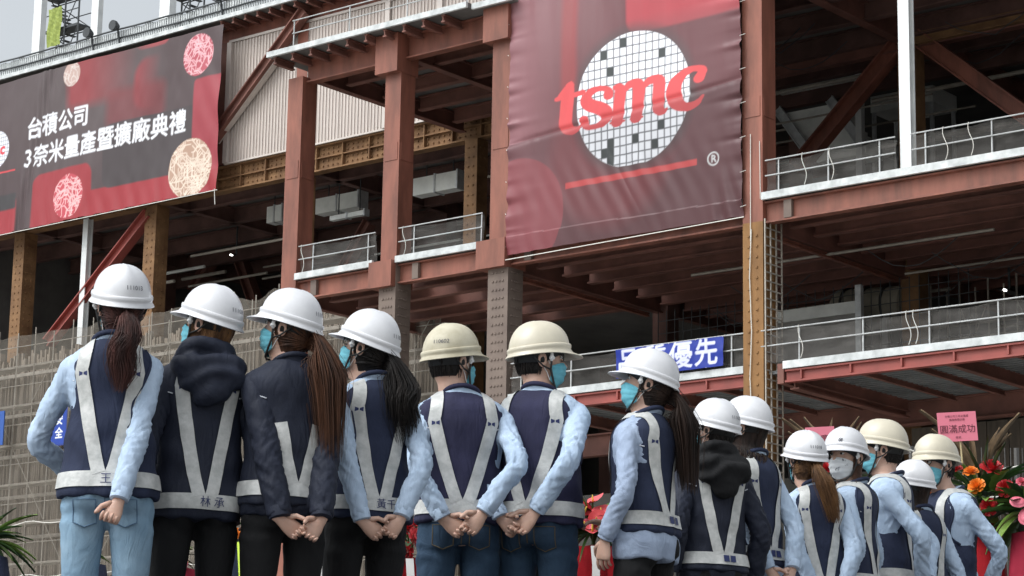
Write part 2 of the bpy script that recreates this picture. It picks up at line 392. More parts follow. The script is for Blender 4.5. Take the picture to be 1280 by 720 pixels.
duct('long pale duct high in the open floor between the two left red columns', 394, 448, 268, F+14, .75)
duct('thin pale duct hanging below the long one between left red columns', 412, 456, 276, F+13, .22, .25)
duct('pale box duct beside the rusty inner column behind the middle red column', 516, 572, 245, F+13, .8)
duct('short pale duct seen left of the tall left red column', 333, 353, 279, F+14, .8)
duct('thin white pipe duct in the dark floor under the black banner', 224, 268, 310, F+24, .22, .3)
duct('slim white duct behind the pale post under the black banner', 60, 98, 338, F+26, .25, .3)
duct('white strip duct at the far end under the black banner', 0, 15, 355, F+20, .5, .4)
def lamp(label, x, y, Y):
    p = onY(x, y, Y); r = empty('work_lamp', p); tag(r, label, 'lamp', 'small lit work lamps in the dark floors')
    m = MB(); m.tube([(0,-.12,0),(0,-.05,0),(0,.04,0)], [.045,.045,.03], 10); m.build('bulb', M['lamp'], r)
    MB().tube([(0,.04,0),(0,.3,.1),(0,.3,4.2)], [.07,.05,.04], 6).build('bracket', M['scaf_dark'], r)
lamp('small lit work lamp left of the tall left red column', 290, 319, F+18); lamp('small lit work lamp beside the rusty column under the black banner', 54, 328, F+18)
lamp('small lit work lamp among scaffold poles above the lower right rail', 1257, 363, F+12)
# white stair volume in the upper right floor
r = empty('stair_tower'); tag(r, 'pale steel staircase rising behind the dark diagonal brace', 'staircase')
YS2 = F+15
a, b = onY(975,108,YS2), onY(1074,86,YS2)
MB().box(a.x, b.x, YS2, YS2+.6, a.z-.35, a.z+.55).build('landing_beam', M['duct'], r)
p0, p1 = onY(1008,120,YS2), onY(1050,178,YS2)
m = MB(); n = 9
for k in range(n):
    t = k/n; x = p0.x+(p1.x-p0.x)*t; z = p0.z-.4+(p1.z-p0.z)*t; o = box('step', M['duct'], r, x-1.1, x+1.2, YS2+.1+.02*k, YS2+1.6, z-.42, z-.12)
for dx in (-1.25, 1.25): MB().ibeam((p0.x+dx, YS2, p0.z-.2), (p1.x+dx, YS2, p1.z-.2), .4, .12).build('stringer', M['galv'], r)
q = onY(1073,80,YS2); MB().box(q.x, q.x+.28, YS2-.3, YS2-.05, 20.5, q.z+.5).build('support_post', M['white_steel'], r)
a, b = onY(966,90,YS2+1), onY(1088,62,YS2+1); MB().box(a.x, b.x, YS2+.8, YS2+1, a.z-.1, a.z+.12).build('top_rail', M['galv'], r)
rebase(r, (p0.x, YS2, 20.5))
r = empty('site_cabin'); tag(r, 'pale box cabin behind the pale post on the upper right floor', 'cabin')
a, b = onY(1088,115,F+18), onY(1165,84,F+18)
box('body', M['duct'], r, a.x, b.x, F+18, F+20, a.z-.9, a.z+1.6); box('roof', M['galv'], r, a.x-.1, b.x+.1, F+17.9, F+20.1, a.z+1.602, a.z+1.75)
for k in range(4): rod('leg', M['galv'], r, (a.x+.1+(b.x-a.x-.2)*(k%2), F+18.1+1.8*(k//2), 20.5), (a.x+.1+(b.x-a.x-.2)*(k%2), F+18.1+1.8*(k//2), a.z-.9), .1)
rebase(r, (a.x, F+18, 20.5))
# lower right floor: pale parapet, tank, post
r = empty('pale_parapet'); tag(r, 'pale grey sloping ramp wall behind the lower right rail', 'wall')
a, b = onY(972,408,F+9), onY(1072,388,F+9)
box('panel', M['concrete'], r, a.x, b.x, F+9, F+9.3, 14.73, a.z+.1); box('coping', M['duct'], r, a.x, b.x, F+8.9, F+9.4, a.z+.102, a.z+.55)
rebase(r, (a.x, F+9, 14.72))
r = empty('steel_prop'); tag(r, 'pale upright steel prop beside the tank on the lower right floor', 'post')
a = onY(1074,370,F+8.4); box('shaft', M['galv'], r, a.x-.12, a.x+.12, F+8.3, F+8.5, 14.75, a.z+.4); box('base_plate', M['galv'], r, a.x-.2, a.x+.2, F+8.2, F+8.6, 14.72, 14.748)
rebase(r, (a.x, F+8.4, 14.72))
r = empty('wrapped_tank'); tag(r, 'beige wrapped tank strapped down behind the lower right rail', 'tank')
a = onY(1082,384,F+11); m = MB()
m.tube([(a.x-1.3,F+11,a.z),(a.x-1.1,F+11,a.z),(a.x+1.5,F+11.3,a.z-.1),(a.x+1.7,F+11.3,a.z-.1)], [.5,.78,.78,.5], 18); m.build('shell', mat('beige_wrap', (.33,.30,.24), .7, var=.2, vscale=2), r, True, 40)
for k in range(3): MB().tube([(a.x-.7+k*.8,F+11+.1*k,a.z-.02*k),(a.x-.62+k*.8,F+11+.1*k,a.z-.02*k)], .8, 18).build('strap', M['hole'], r)
for dx in (-.7, 1.0): box('cradle', M['galv'], r, a.x+dx-.15, a.x+dx+.15, F+10.6, F+11.8, 14.72, a.z-.55)
rebase(r, (a.x, F+11, 14.72))

# ------------------------------------------------------------------ guard rails
def guardrail(label, x0, x1, y, zb, step=2.3, first=.4, h=1.1, wav=(), net=True, rotx=0):
    r = empty('guardrail'); tag(r, label, 'railing', 'guard rails along the slab edges')
    x = x0+first
    while x < x1: 
        rod('post', M['rail'], r, (x, y, zb), (x+.01, y, zb+h*1.03), .03, 6); x += step
    for z in (.52, 1.0): rod('rail', M['rail'], r, (x0, y-.04, zb+h*z), (x1, y-.04, zb+h*z), .024, 6)
    for wx in wav:
        MB().tube([(wx+.09*math.sin(t*5.5), y-.08, zb+.04+t*h) for t in [i/10 for i in range(11)]], .013, 5).build('tie_strip', M['rope'], r)
    if net:
        m = MB(); n = int((x1-x0)/.35); vs = []; 
        for i in range(n+1):
            for j in range(5):
                X = x0+(x1-x0)*i/n; vs.append((X, y+.06+.05*math.sin(X*3.1+j)+.03*noise.noise(V(X*2,j,zb)), zb+.02+(h*.96-.06*math.sin((X-x0-first)/step*PI)**2*(j==4))*j/4))
        m.add(vs, [(i*5+j, (i+1)*5+j, (i+1)*5+j+1, i*5+j+1) for i in range(n) for j in range(4)]); m.build('net', M['net'], r)
    rebase(r, ((x0+x1)/2, y, zb)); return r
X = lambda px, py, Y=F: onY(px, py, Y).x
guardrail('white guard rail with grey net between the two left red columns', CA[1]+.05, CB[0]-.35, F+.1, 20.5, 2.9, .75, wav=(CA[1]+.3,))
guardrail('white guard rail with grey net between the middle red columns', CB[1]+.03, CC[0]-.4, F+.1, 20.5, 3.3, .75, wav=(CB[1]+.35,))
guardrail('white guard rail with grey net left of the pale post on the upper right floor', CD[1]+.1, pc.x-.12, F+.05, 20.5, 1.93, .5, wav=(-41.15,-40.1))
guardrail('white guard rail with grey net right of the pale post on the upper right floor', pc.x+.45, -25, F+.05, 20.5, 2.35, .5, wav=(-35.9,-35.0))
guardrail('white guard rail on the lower floor carrying the blue safety banner', CC[1]+.2, CD[0], F+.05, 14.72, 2.25, .45)
guardrail('white guard rail with wavy ties on the lower right floor', CD[1]-.1, -24, F+.05, 14.72, 2.4, 1.45, wav=(-41.35,-37.35,-37.1))
guardrail('white guard rail on the projecting upper slab before the cladding', -64.4, CC[0]-.7, YS+.2, 29.52, 3.0, .05, net=False)

# ------------------------------------------------------------------ roof edge: stub bars, posts, scaffold towers
r = empty('edge_bars'); tag(r, 'rough fence of short grey bars along the roof edge above the black banner', 'fence')
m = MB(); x = -99.5
while x < -60:
    h = .75+.12*noise.noise(V(x*2, 0, 3)); m.box(x, x+.07, F+9.25, F+9.31, 36.42, 36.42+h); x += .16
o = m.build('bars', M['slab'], r); o['kind'] = 'stuff'
for z in (.35, .8):
    MB().tube([(-99.5+i*1.1, F+9.2, 36.42+z+.06*noise.noise(V(i*1.7, z, 0))) for i in range(36)], .05, 5).build('cable', M['scaf_dark'], r)
rebase(r, (-80, F+9.2, 36.42))
for i, (px, w) in enumerate(((37.5,.6), (111.5,.52), (198,.72), (282,.6))):
    p = onY(px, 92-i*27, G+.2)
    q = empty('roof_post', (p.x, G+.2, 36.42)); tag(q, ('white roof post beside the yellow-green sheet', 'thin white roof post right of the first stair tower', 'wide white roof post left of the second stair tower', 'white roof post above the banner end at the cladding')[i], 'post', 'white posts along the roof edge')
    box('shaft', M['white_steel'], q, 0, w, 0, w*.6, .05, 9); box('base_plate', M['galv'], q, -.1, w+.1, -.1, w*.8+.1, 0, .048)
    box('collar', M['white_steel'], q, -.04, w+.04, -.04, w*.8+.04, 1.2, 1.3)
def tower(label, px0, px1, py, Y):
    a = onY(px0, py, Y); b = onY(px1, py, Y); r = empty('scaffold_tower', (a.x, Y, 36.4)); tag(r, label, 'scaffolding', 'scaffold towers on the roof')
    w = b.x-a.x; d = 1.0
    for x in (0, w):
        for y in (0, d): rod('pole', M['scaf_dark'], r, (x, y, 0), (x, y, 10), .05)
    rod('pole', M['scaf_dark'], r, (w*.62, 0, 0), (w*.62, 0, 10), .05)
    for k in range(5):
        z = .6+k*1.9
        for y in (0, d): rod('ledger', M['scaf_dark'], r, (0, y, z), (w, y, z), .035); rod('ledger', M['scaf_dark'], r, (0, y, z+.95), (w, y, z+.95), .03)
        if k % 2 == 0 : box('platform', M['scaf_dark'], r, 0, w*.95, .05, d-.05, z+.06, z+.16)
        else: box('platform', M['scaf_dark'], r, 0, w*.6, .05, d-.05, z+.06, z+.16)
        rod('brace', M['scaf_dark'], r, (w*.62, 0, z), (w, 0, z+1.9), .03); rod('brace', M['scaf_dark'], r, (w, d, z), (0, d, z+1.9), .03)
        for j in range(6): box('stair_tread', M['scaf_dark'], r, .1+w*.09*(j if k%2 else 5-j), .1+w*.09*(j if k%2 else 5-j)+.22, .4, 1.0, z+.25+j*.29, z+.3+j*.29)
        rod('stair_rail', M['scaf_dark'], r, (.1 if k%2 else .1+w*.5, .38, z+.2), (.1+w*.5 if k%2 else .1, .38, z+2.0), .035)
    return r
t1 = tower('dark scaffold stair tower with a yellow-green sheet tied to it', 52, 96, 60, G+4.5)
t2 = tower('dark scaffold stair tower right of the third white roof post', 208, 254, 30, G+4.5)
ys = MB(); a = onY(60,12,G+4.3); b = onY(74,55,G+4.3)
for i in range(7):
    for j in range(11): ys.v.append((a.x+(b.x-a.x)*i/6, G+4.35+.05*math.sin(i*2+j*.7), a.z+(b.z-a.z)*j/10))
ys.f = [(i*11+j, i*11+j+1, (i+1)*11+j+1, (i+1)*11+j) for i in range(6) for j in range(10)]
tag(ys.build('tied_sheet', mat('yellow_green_sheet', (.30,.36,.07), .7, c2=(.20,.25,.05), vscale=5), None), 'small yellow-green sheet tied to the scaffold stair tower', 'sheet')
for i, px in enumerate((110, 143, 272)):
    p = onY(px, 84-i*9-(px-110)*.2, F+8.9); q = empty('spot_light', (p.x, F+8.9, 37.3)); tag(q, ('dark floodlight on the roof edge beside the thin white post', 'dark floodlight on the roof edge between the white posts', 'dark floodlight on the roof edge beside the second stair tower')[i], 'floodlight', 'floodlights on the roof edge')
    MB().tube([(0,-.25,0),(0,-.1,0),(0,.15,0)], [.26,.26,.12], 12).build('head', M['scaf_dark'], q); MB().tube([(0,.1,0),(0,.2,-.4),(0,.3,-.9)], .05, 6).build('arm', M['scaf_dark'], q)

# ------------------------------------------------------------------ formwork wall behind scaffold, left
W = empty('formwork_wall'); tag(W, 'brown wall of upright formwork battens behind the netted scaffold', 'wall')
m = MB(); x = -101
while x < -63.5:
    d = rnd.uniform(0, .2); m.box(x, x+rnd.uniform(.08,.125), F+9.2+d, F+9.52, 9.5, 21.6+rnd.uniform(-.3,.3)); x += .15
o = m.build('battens', M['timber'], W); o['kind'] = 'stuff'
for k in range(6): box('waler', M['scaf'], W, -101, -63.5, F+9.0, F+9.16, 10.5+k*2.0, 10.66+k*2.0)
box('concrete_base', M['concrete'], W, -101, -63.5, F+9.0, F+9.55, 0, 9.49)
rebase(W, (-82, F+9.3, 0))
S = empty('netted_scaffold'); tag(S, 'long netted tube scaffold in front of the brown formwork wall', 'scaffolding')
x = -100; i = 0
while x < -63.5:
    top = 22.2+rnd.uniform(-.1,.35)
    rod('pole', M['scaf'], S, (x, F+7.6, 0), (x+rnd.uniform(-.05,.05), F+7.6, top), .028); rod('pole', M['scaf'], S, (x+.1, F+8.6, 0), (x+.1, F+8.6, top-.2), .028)
    for k in range(5):
        z = 11.2+k*1.9
        if (i+k) % 3: continue
        if (i+k) % 2 == 0: rod('brace', M['scaf'], S, (x, F+7.55, z), (x+1.35, F+7.55, z+1.85), .017, 4)
        else: rod('brace', M['scaf'], S, (x+1.35, F+7.55, z), (x, F+7.55, z+1.85), .017, 4)
    x += 1.35; i += 1
for k in range(13): rod('ledger', M['scaf'], S, (-100.3, F+7.58, 10.2+k*.95), (-63.3, F+7.58, 10.2+k*.95), .02)
for k in range(6): box('walkway', M['scaf'], S, -100, -63.6, F+7.7, F+8.5, 11.1+k*1.9, 11.16+k*1.9)
m = MB(); n = 110
zz = [8, 10, 12, 14, 15.5, 17, 18.5, 20, 21, 22.1]
for i in range(n+1):
    X_ = -100.2+36.8*i/n
    for j, z in enumerate(zz):
        m.v.append((X_, F+7.45+.16*noise.noise(V(X_*.9, z*.5, 1))-.05*math.sin(z*1.9), z+(.35*noise.noise(V(X_*.8, 0, 7)) if j == 9 else 0)))
m.f = [(i*10+j, (i+1)*10+j, (i+1)*10+j+1, i*10+j+1) for i in range(n) for j in range(9)]
m.build('net', M['net_brown'], S)
for z in (13.1, 10.6):
    m = MB(); m.tube([(-99+i*.6, F+7.3, z-.22*abs(math.sin(i*.6*.9))) for i in range(55)], .022, 5); m.build('rope', M['rope'], S)
rebase(S, (-82, F+8, 0))
# scaffold poles inside the lower right floor
S2 = empty('inner_scaffold'); tag(S2, 'thin tube scaffold standing deep inside the lower right floor', 'scaffolding')
for k in range(6):
    x = onY(1128+k*36, 400, F+11).x; rod('pole', M['scaf'], S2, (x, F+11, 14.72), (x, F+11, 19.3), .035); rod('pole', M['scaf'], S2, (x, F+12.2, 14.72), (x, F+12.2, 19.3), .035)
    if k < 5:
        x2 = onY(1128+(k+1)*36, 400, F+11).x
        for z in (15.9, 17.2, 18.4): rod('ledger', M['scaf'], S2, (x, F+11, z), (x2, F+11, z), .028)
        if k % 2 == 0: rod('brace', M['scaf'], S2, (x, F+10.95, 15.9), (x2, F+10.95, 18.4), .024); rod('brace', M['scaf'], S2, (x2, F+10.9, 15.9), (x, F+10.9, 18.4), .024)
rebase(S2, (-42, F+11, 14.72))
# service pipes and hanging cables under the floors, splice plates on the columns
for k in range(18):
    zc = rnd.choice((19.3, 19.1, 28.3, 28.0, 27.6)); y = F+rnd.uniform(2.5, 22); x0 = rnd.uniform(-62, -40); x1 = x0+rnd.uniform(6, 16)
    if y < G+1 and x0 < -54: y = G+rnd.uniform(2, 10)
    rod('pipe', M['scaf'], B, (x0, y, zc), (x1, y, zc), rnd.uniform(.04, .10), 8)
for k in range(16):
    x0 = rnd.uniform(-98, -66); y = G+rnd.uniform(3, 16); z = rnd.choice((27.6, 27.2, 26.4, 25.5)); rod('pipe', M['duct' if k % 4 == 0 else 'scaf'], B, (x0, y, z), (x0+rnd.uniform(3, 9), y, z), rnd.uniform(.04, .1), 8)
for k in range(22):
    x0 = rnd.uniform(-56, -34); y = F+rnd.uniform(3, 12); zt = rnd.choice((19.5, 28.5)); MB().tube([(x0+i*.5, y, zt-.9*math.sin(i/7*PI)*rnd.uniform(.8, 1)) for i in range(8)], .02, 4).build('cable', M['scaf_dark'], B)
for (a, b), zs in ((CA, (24.4,)), (CB, (24.3,)), (CC, (23.9,)), (CD, (23.2,))):
    for z in zs: bx('splice_plate', 'paint', a+.08, b-.08, F-.022, F-.002, z, z+.7); bx('splice_plate', 'paint', b+.002, b+.022, F+.08, F+.74, z, z+.7)
rebase(B, (-60, F, 0))
# ------------------------------------------------------------------ printed banners
def text_tris(s, size=1.0, bold=.0, shear=0):
    """triangles (n,3,2) of a line of text in the built-in font, width returned too"""
    cu = bpy.data.curves.new('lettering', 'FONT'); cu.body = s; cu.size = size; cu.offset = bold; cu.shear = shear; cu.resolution_u = 4
    ob = bpy.data.objects.new('lettering', cu); col.objects.link(ob); dg = bpy.context.evaluated_depsgraph_get()
    me = bpy.data.meshes.new_from_object(ob.evaluated_get(dg)); me.calc_loop_triangles()
    co = np.zeros(len(me.vertices)*3); me.vertices.foreach_get('co', co); co = co.reshape(-1, 3)
    t = np.zeros(len(me.loop_triangles)*3, int); me.loop_triangles.foreach_get('vertices', t)
    bpy.data.objects.remove(ob); bpy.data.curves.remove(cu); bpy.data.meshes.remove(me)
    return co[t][:, :2].reshape(-1, 3, 2)
class Print:
    """a printed sheet: colour grid over width w, height h (metres), row 0 at the bottom"""
    def __init__(s, w, h, px):
        s.w, s.h, s.px = w, h, px; s.nx, s.ny = int(w/px)+1, int(h/px)+1
        s.x = np.linspace(0, w, s.nx)[None, :].repeat(s.ny, 0); s.y = np.linspace(0, h, s.ny)[:, None].repeat(s.nx, 1)
        s.c = np.zeros((s.ny, s.nx, 3))
    def blend(s, mask, c): m = np.clip(mask, 0, 1)[..., None]; s.c = s.c*(1-m)+np.array(c)*m
    def edge(s, d, soft=None): return np.clip(.5-d/(soft or s.px), 0, 1)
    def disc(s, cx, cy, r, soft=None): return s.edge(np.hypot(s.x-cx, s.y-cy)-r, soft)
    def rbox(s, x0, x1, y0, y1, r, soft=None):
        dx = np.abs(s.x-(x0+x1)/2)-(x1-x0)/2+r; dy = np.abs(s.y-(y0+y1)/2)-(y1-y0)/2+r
        return s.edge(np.hypot(np.maximum(dx,0), np.maximum(dy,0))+np.minimum(np.maximum(dx,dy),0)-r, soft)
    def seg(s, ax, ay, bx, by, ra, rb):
        """tapered stroke mask"""
        dx, dy = bx-ax, by-ay; L = dx*dx+dy*dy+1e-9; t = np.clip(((s.x-ax)*dx+(s.y-ay)*dy)/L, 0, 1)
        return s.edge(np.hypot(s.x-ax-t*dx, s.y-ay-t*dy)-(ra+(rb-ra)*t))
    def stroke(s, pts, c=None):
        m = np.zeros_like(s.x)
        for (ax, ay, ra), (bx, by, rb) in zip(pts[:-1], pts[1:]): m = np.maximum(m, s.seg(ax, ay, bx, by, ra, rb))
        return m
    def tris(s, T, ox, oy, fat=0):
        m = np.zeros_like(s.x)
        offs = [(a, b) for a in (-.25, .25) for b in (-.25, .25)]
        for tr in T:
            p = tr+np.array((ox, oy)); x0, y0 = p.min(0); x1, y1 = p.max(0)
            i0, i1 = max(0, int(x0/s.px)-1), min(s.nx-1, int(x1/s.px)+2); j0, j1 = max(0, int(y0/s.px)-1), min(s.ny-1, int(y1/s.px)+2)
            if i1 <= i0 or j1 <= j0: continue
            X = s.x[j0:j1+1, i0:i1+1]; Y = s.y[j0:j1+1, i0:i1+1]; acc = 0
            (ax, ay), (bx_, by_), (cx, cy) = p
            for a, b in offs:
                xx, yy = X+a*s.px, Y+b*s.px
                e1 = (bx_-ax)*(yy-ay)-(by_-ay)*(xx-ax); e2 = (cx-bx_)*(yy-by_)-(cy-by_)*(xx-bx_); e3 = (ax-cx)*(yy-cy)-(ay-cy)*(xx-cx)
                acc = acc+(((e1 >= 0)&(e2 >= 0)&(e3 >= 0))|((e1 <= 0)&(e2 <= 0)&(e3 <= 0)))*.25
            m[j0:j1+1, i0:i1+1] += acc
        m = np.clip(m, 0, 1)
        if fat:
            b = m.copy()
            for dx, dy in ((1,0),(-1,0),(0,1),(0,-1)): b = np.maximum(b, fat*np.roll(m, (dy, dx), (0, 1)))
            m = b
        return m
    def circuit(s, cx, cy, r, c, line, n, seed):
        """disc printed with circuit traces"""
        R = random.Random(seed); d = s.disc(cx, cy, r); s.blend(d, c); m = np.zeros_like(s.x)
        for k in range(n):
            a = R.uniform(0, 2*PI); q = r*math.sqrt(R.uniform(.03, 1)); x, y = cx+q*math.cos(a), cy+q*math.sin(a); ang = R.choice((0, 1, 2, 3, 4, 5, 6, 7))*PI/4
            for j in range(3):
                L = R.uniform(.12, .42)*r; x2, y2 = x+L*math.cos(ang), y+L*math.sin(ang); m = np.maximum(m, s.seg(x, y, x2, y2, .022, .022)); x, y = x2, y2; ang += R.choice((-1, 1))*PI/4
        s.blend(m*d, line)

def smooth_noise(nx, ny, sx, sy, seed):
    """periodic-free smooth random field"""
    R = np.random.RandomState(seed); gx, gy = int(sx)+3, int(sy)+3; g = R.uniform(-1, 1, (gy, gx))
    u = np.linspace(0, sx, nx); v = np.linspace(0, sy, ny); iu, iv = u.astype(int), v.astype(int); fu, fv = u-iu, v-iv
    fu = fu*fu*(3-2*fu); fv = fv*fv*(3-2*fv); fu = fu[None, :]; fv = fv[:, None]
    G_ = lambda a, b: g[np.ix_(iv+b, iu+a)]
    return G_(0,0)*(1-fu)*(1-fv)+G_(1,0)*fu*(1-fv)+G_(0,1)*(1-fu)*fv+G_(1,1)*fu*fv

def vinyl(name):
    m = bpy.data.materials.new(name); m.use_nodes = True; n, l = m.node_tree.nodes, m.node_tree.links; b = n['Principled BSDF']
    at = n.new('ShaderNodeAttribute'); at.attribute_name = 'print'; l.new(at.outputs['Color'], b.inputs['Base Color']); b.inputs['Roughness'].default_value = .45
    b.inputs['Specular IOR Level'].default_value = .35
    return m
def cloth(name, P, disp, origin, mat_, parent):
    """the sheet as a grid in the X/Z plane at origin, pushed along -Y by disp, coloured by its print"""
    vs = np.stack([P.x+origin[0], origin[1]-disp, P.y+origin[2]], -1).reshape(-1, 3)
    nx, ny = P.nx, P.ny; i = (np.arange(ny-1)[:, None]*nx+np.arange(nx-1)[None, :]).ravel()
    q = np.stack([i, i+1, i+nx+1, i+nx], -1)
    me = bpy.data.meshes.new(name); me.vertices.add(len(vs)); me.vertices.foreach_set('co', vs.ravel()); me.loops.add(q.size); me.loops.foreach_set('vertex_index', q.ravel())
    me.polygons.add(len(q)); me.polygons.foreach_set('loop_start', np.arange(0, q.size, 4)); me.update(calc_edges=True); me.shade_smooth()
    ca = me.color_attributes.new('print', 'FLOAT_COLOR', 'POINT'); c4 = np.concatenate([P.c.reshape(-1, 3), np.ones((len(vs), 1))], 1); ca.data.foreach_set('color', c4.ravel().astype(np.float32))
    return link(name, me, mat_, parent)

# ---- white-disc banner
bx0, bz0 = -53.72, 19.78; bw, bh = 10.2, 10.9
P = Print(bw, bh, .030)
def pp(x, y, Y=F-.2): p = onY(x, y, Y); return p.x-bx0, p.z-bz0
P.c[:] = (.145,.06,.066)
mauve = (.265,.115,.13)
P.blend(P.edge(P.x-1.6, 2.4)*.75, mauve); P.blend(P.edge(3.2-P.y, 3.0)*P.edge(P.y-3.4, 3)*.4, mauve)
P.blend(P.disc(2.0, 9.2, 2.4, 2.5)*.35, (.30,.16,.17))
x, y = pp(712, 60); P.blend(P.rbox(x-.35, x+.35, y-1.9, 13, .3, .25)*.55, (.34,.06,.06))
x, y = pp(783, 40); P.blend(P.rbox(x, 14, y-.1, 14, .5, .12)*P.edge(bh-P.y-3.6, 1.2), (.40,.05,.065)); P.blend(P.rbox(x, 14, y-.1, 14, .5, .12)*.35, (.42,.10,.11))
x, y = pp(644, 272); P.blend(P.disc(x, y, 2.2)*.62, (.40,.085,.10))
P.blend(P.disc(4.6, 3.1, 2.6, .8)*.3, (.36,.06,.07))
cx, cy = pp(790, 123); cr_ = 2.45
P.blend(P.disc(cx, cy, cr_+.18, .5)*.8, (.085,.072,.074))
d = P.disc(cx, cy, cr_)
d = d*P.edge(cy-cr_*.985-P.y+.03)
cell = .272; gx, gy = (P.x-cx)/cell*1.0, (P.y-cy)/(cell*1.2)
P.blend(d, (.88,.88,.93))
lx = np.abs(gx-np.round(gx))*cell; ly = np.abs(gy-np.round(gy))*cell*1.2
P.blend(d*np.maximum(P.edge(lx-.024), P.edge(ly-.024))*.92, (.045,.045,.05))
for (px, py) in ((782,52),(754,74),(763,86),(822,70),(791,169),(828,160),(761,175),(754,188),(766,187),(820,175),(762,200)):
    a, b = pp(px, py); i, j = math.floor((a-cx)/cell), math.floor((b-cy)/(cell*1.2))
    P.blend(d*P.rbox(cx+i*cell, cx+(i+1)*cell, cy+j*cell*1.2, cy+(j+1)*cell*1.2, .01), (.05,.055,.055))
# the four serif letters as tapered strokes in letter units, upright x-height 1
def curve(pts, n=10):
    out = []
    for k in range(len(pts)-1):
        p0 = pts[max(0, k-1)]; p1 = pts[k]; p2 = pts[k+1]; p3 = pts[min(len(pts)-1, k+2)]
        for j in range(n):
            t = j/n; out.append(tuple(.5*(2*b+(c-a)*t+(2*a-5*b+4*c-d_)*t*t+(3*b-a-3*c+d_)*t**3) for a, b, c, d_ in zip(p0, p1, p2, p3)))
    out.append(pts[-1]); return out
L_t = [curve([(.33,1.32,.02),(.30,1.18,.09),(.27,.95,.13),(.25,.5,.13),(.25,.22,.13),(.34,.07,.10),(.50,.06,.06),(.60,.16,.025)]), [(.02,.94,.05),(.62,.97,.055)], curve([(.04,.96,.03),(.18,1.08,.06),(.30,1.28,.04)])]
L_s = [curve([(.60,.74,.09),(.58,.90,.06),(.40,.975,.055),(.20,.93,.08),(.10,.76,.115),(.20,.60,.135),(.42,.47,.14),(.56,.32,.13),(.54,.13,.10),(.36,.03,.055),(.14,.06,.055),(.06,.26,.08)])]
L_m = [curve([(.05,.93,.045),(.14,.90,.09),(.17,.78,.115),(.15,.4,.115),(.13,.03,.115)]), [(.00,.03,.03),(.28,.03,.03)],
       curve([(.22,.74,.04),(.34,.90,.07),(.47,.94,.10),(.57,.82,.12),(.57,.4,.115),(.55,.03,.115)]), [(.44,.03,.03),(.68,.03,.03)],
       curve([(.63,.74,.04),(.76,.90,.07),(.90,.94,.10),(1.0,.82,.12),(1.0,.35,.115),(1.03,.12,.10),(1.14,.06,.05),(1.2,.12,.025)])]
L_c = [curve([(.66,.72,.11),(.72,.90,.075),(.55,.985,.055),(.34,.93,.09),(.16,.72,.135),(.13,.42,.15),(.24,.16,.125),(.44,.05,.085),(.64,.10,.06),(.76,.25,.03)])]
tx0, ty0 = pp(692, 165); tx1, ty1 = pp(884, 120)
wtot = .62+.66+1.22+.85; sc = (tx1-tx0)/wtot; yb_ = cy-.78; hs_ = 1.42
lm_ = np.zeros_like(P.x); ox = tx0; LP = Print.__new__(Print); LP.px = P.px/1.7
for L, adv in ((L_t,.60),(L_s,.68),(L_m,1.20),(L_c,.85)):
    LP.y = (P.y-yb_)/hs_; LP.x = (P.x-ox-LP.y*.09)/sc
    for st_ in L: lm_ = np.maximum(lm_, LP.stroke([(a, b, r_*(1.12 if r_ > .085 else 1.3 if r_ > .05 else 1.1)) for a, b, r_ in st_[::2]+[st_[-1]]]))
    ox += adv*sc
P.blend(lm_, (.64,.085,.09))
a, b = pp(706, 231.5); c_, d_ = pp(870, 203); P.blend(P.rbox(a, c_, (b+d_)/2-.11, (b+d_)/2+.11, .01), (.64,.09,.09))
a, b = pp(891, 198); P.blend(P.edge(np.abs(np.hypot(P.x-a, P.y-b)-.22)-.025), (.8,.8,.8)); T = text_tris('R', .36, .01); P.blend(P.tris(T, a-.10, b-.12), (.8,.8,.8))
# seam lines; the shade below the upper one is painted into the print
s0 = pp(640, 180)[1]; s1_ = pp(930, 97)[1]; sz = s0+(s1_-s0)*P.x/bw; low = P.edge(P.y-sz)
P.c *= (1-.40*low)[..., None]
s0 = pp(640, 295)[1]; s1_ = pp(930, 248)[1]; sz2 = s0+(s1_-s0)*P.x/bw; low2 = P.edge(P.y-sz2)
u, v = P.x/bw, P.y/bh
dsp = .10*smooth_noise(P.nx, P.ny, 3, 3, 1)+.035*smooth_noise(P.nx, P.ny, 14, 4, 2)+.012*smooth_noise(P.nx, P.ny, 42, 9, 3)
ed = np.minimum(u, 1-u)*bw                                            # gathers along the laced edges
dsp += np.exp(-ed/.5)*.10*np.sin(P.y*7.5+2*smooth_noise(P.nx, P.ny, 4, 30, 4))*smooth_noise(P.nx, P.ny, 2, 14, 5)
dsp += np.exp(-(bh-P.y)/1.6)*.08*np.sin(P.x*6+1.2*smooth_noise(P.nx, P.ny, 6, 6, 6))
bt = np.exp(-np.maximum(P.y-.2, 0)/.9); dsp += bt*.055*np.sin(P.x*8.5+P.y*2.5+2.2*smooth_noise(P.nx, P.ny, 9, 6, 8))*(.5+smooth_noise(P.nx, P.ny, 12, 3, 9))
fan = np.abs(P.x-5.4+.55*(P.y-1.8)); dsp += .03*np.exp(-((P.y-1.9)/1.1)**2)*np.sin(fan*9)*np.exp(-fan/3)
dsp -= .05*np.exp(-((P.y-sz)/.10)**2); dsp += np.where(P.y < sz2, .06, 0)+.10*np.clip((sz2-P.y)/1.0, 0, 1)*-.6
VM = vinyl('printed_vinyl')
b1 = empty('banner'); tag(b1, 'mauve vinyl banner with red tsmc lettering on a white gridded disc', 'banner')
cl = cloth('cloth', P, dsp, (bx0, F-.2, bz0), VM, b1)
for k in range(9):
    z = bz0+.3+k*1.2
    for s_, xx in ((-1, bx0), (1, bx0+bw)): rod('lacing', M['rope'], b1, (xx-s_*.02, F-.24, z), (xx+s_*.12, F-.1, z+.08), .014, 4)
rod('hem_rope', M['rope'], b1, (bx0-.1, F-.22, bz0-.18), (bx0+bw+.1, F-.2, bz0-.05), .02, 4)
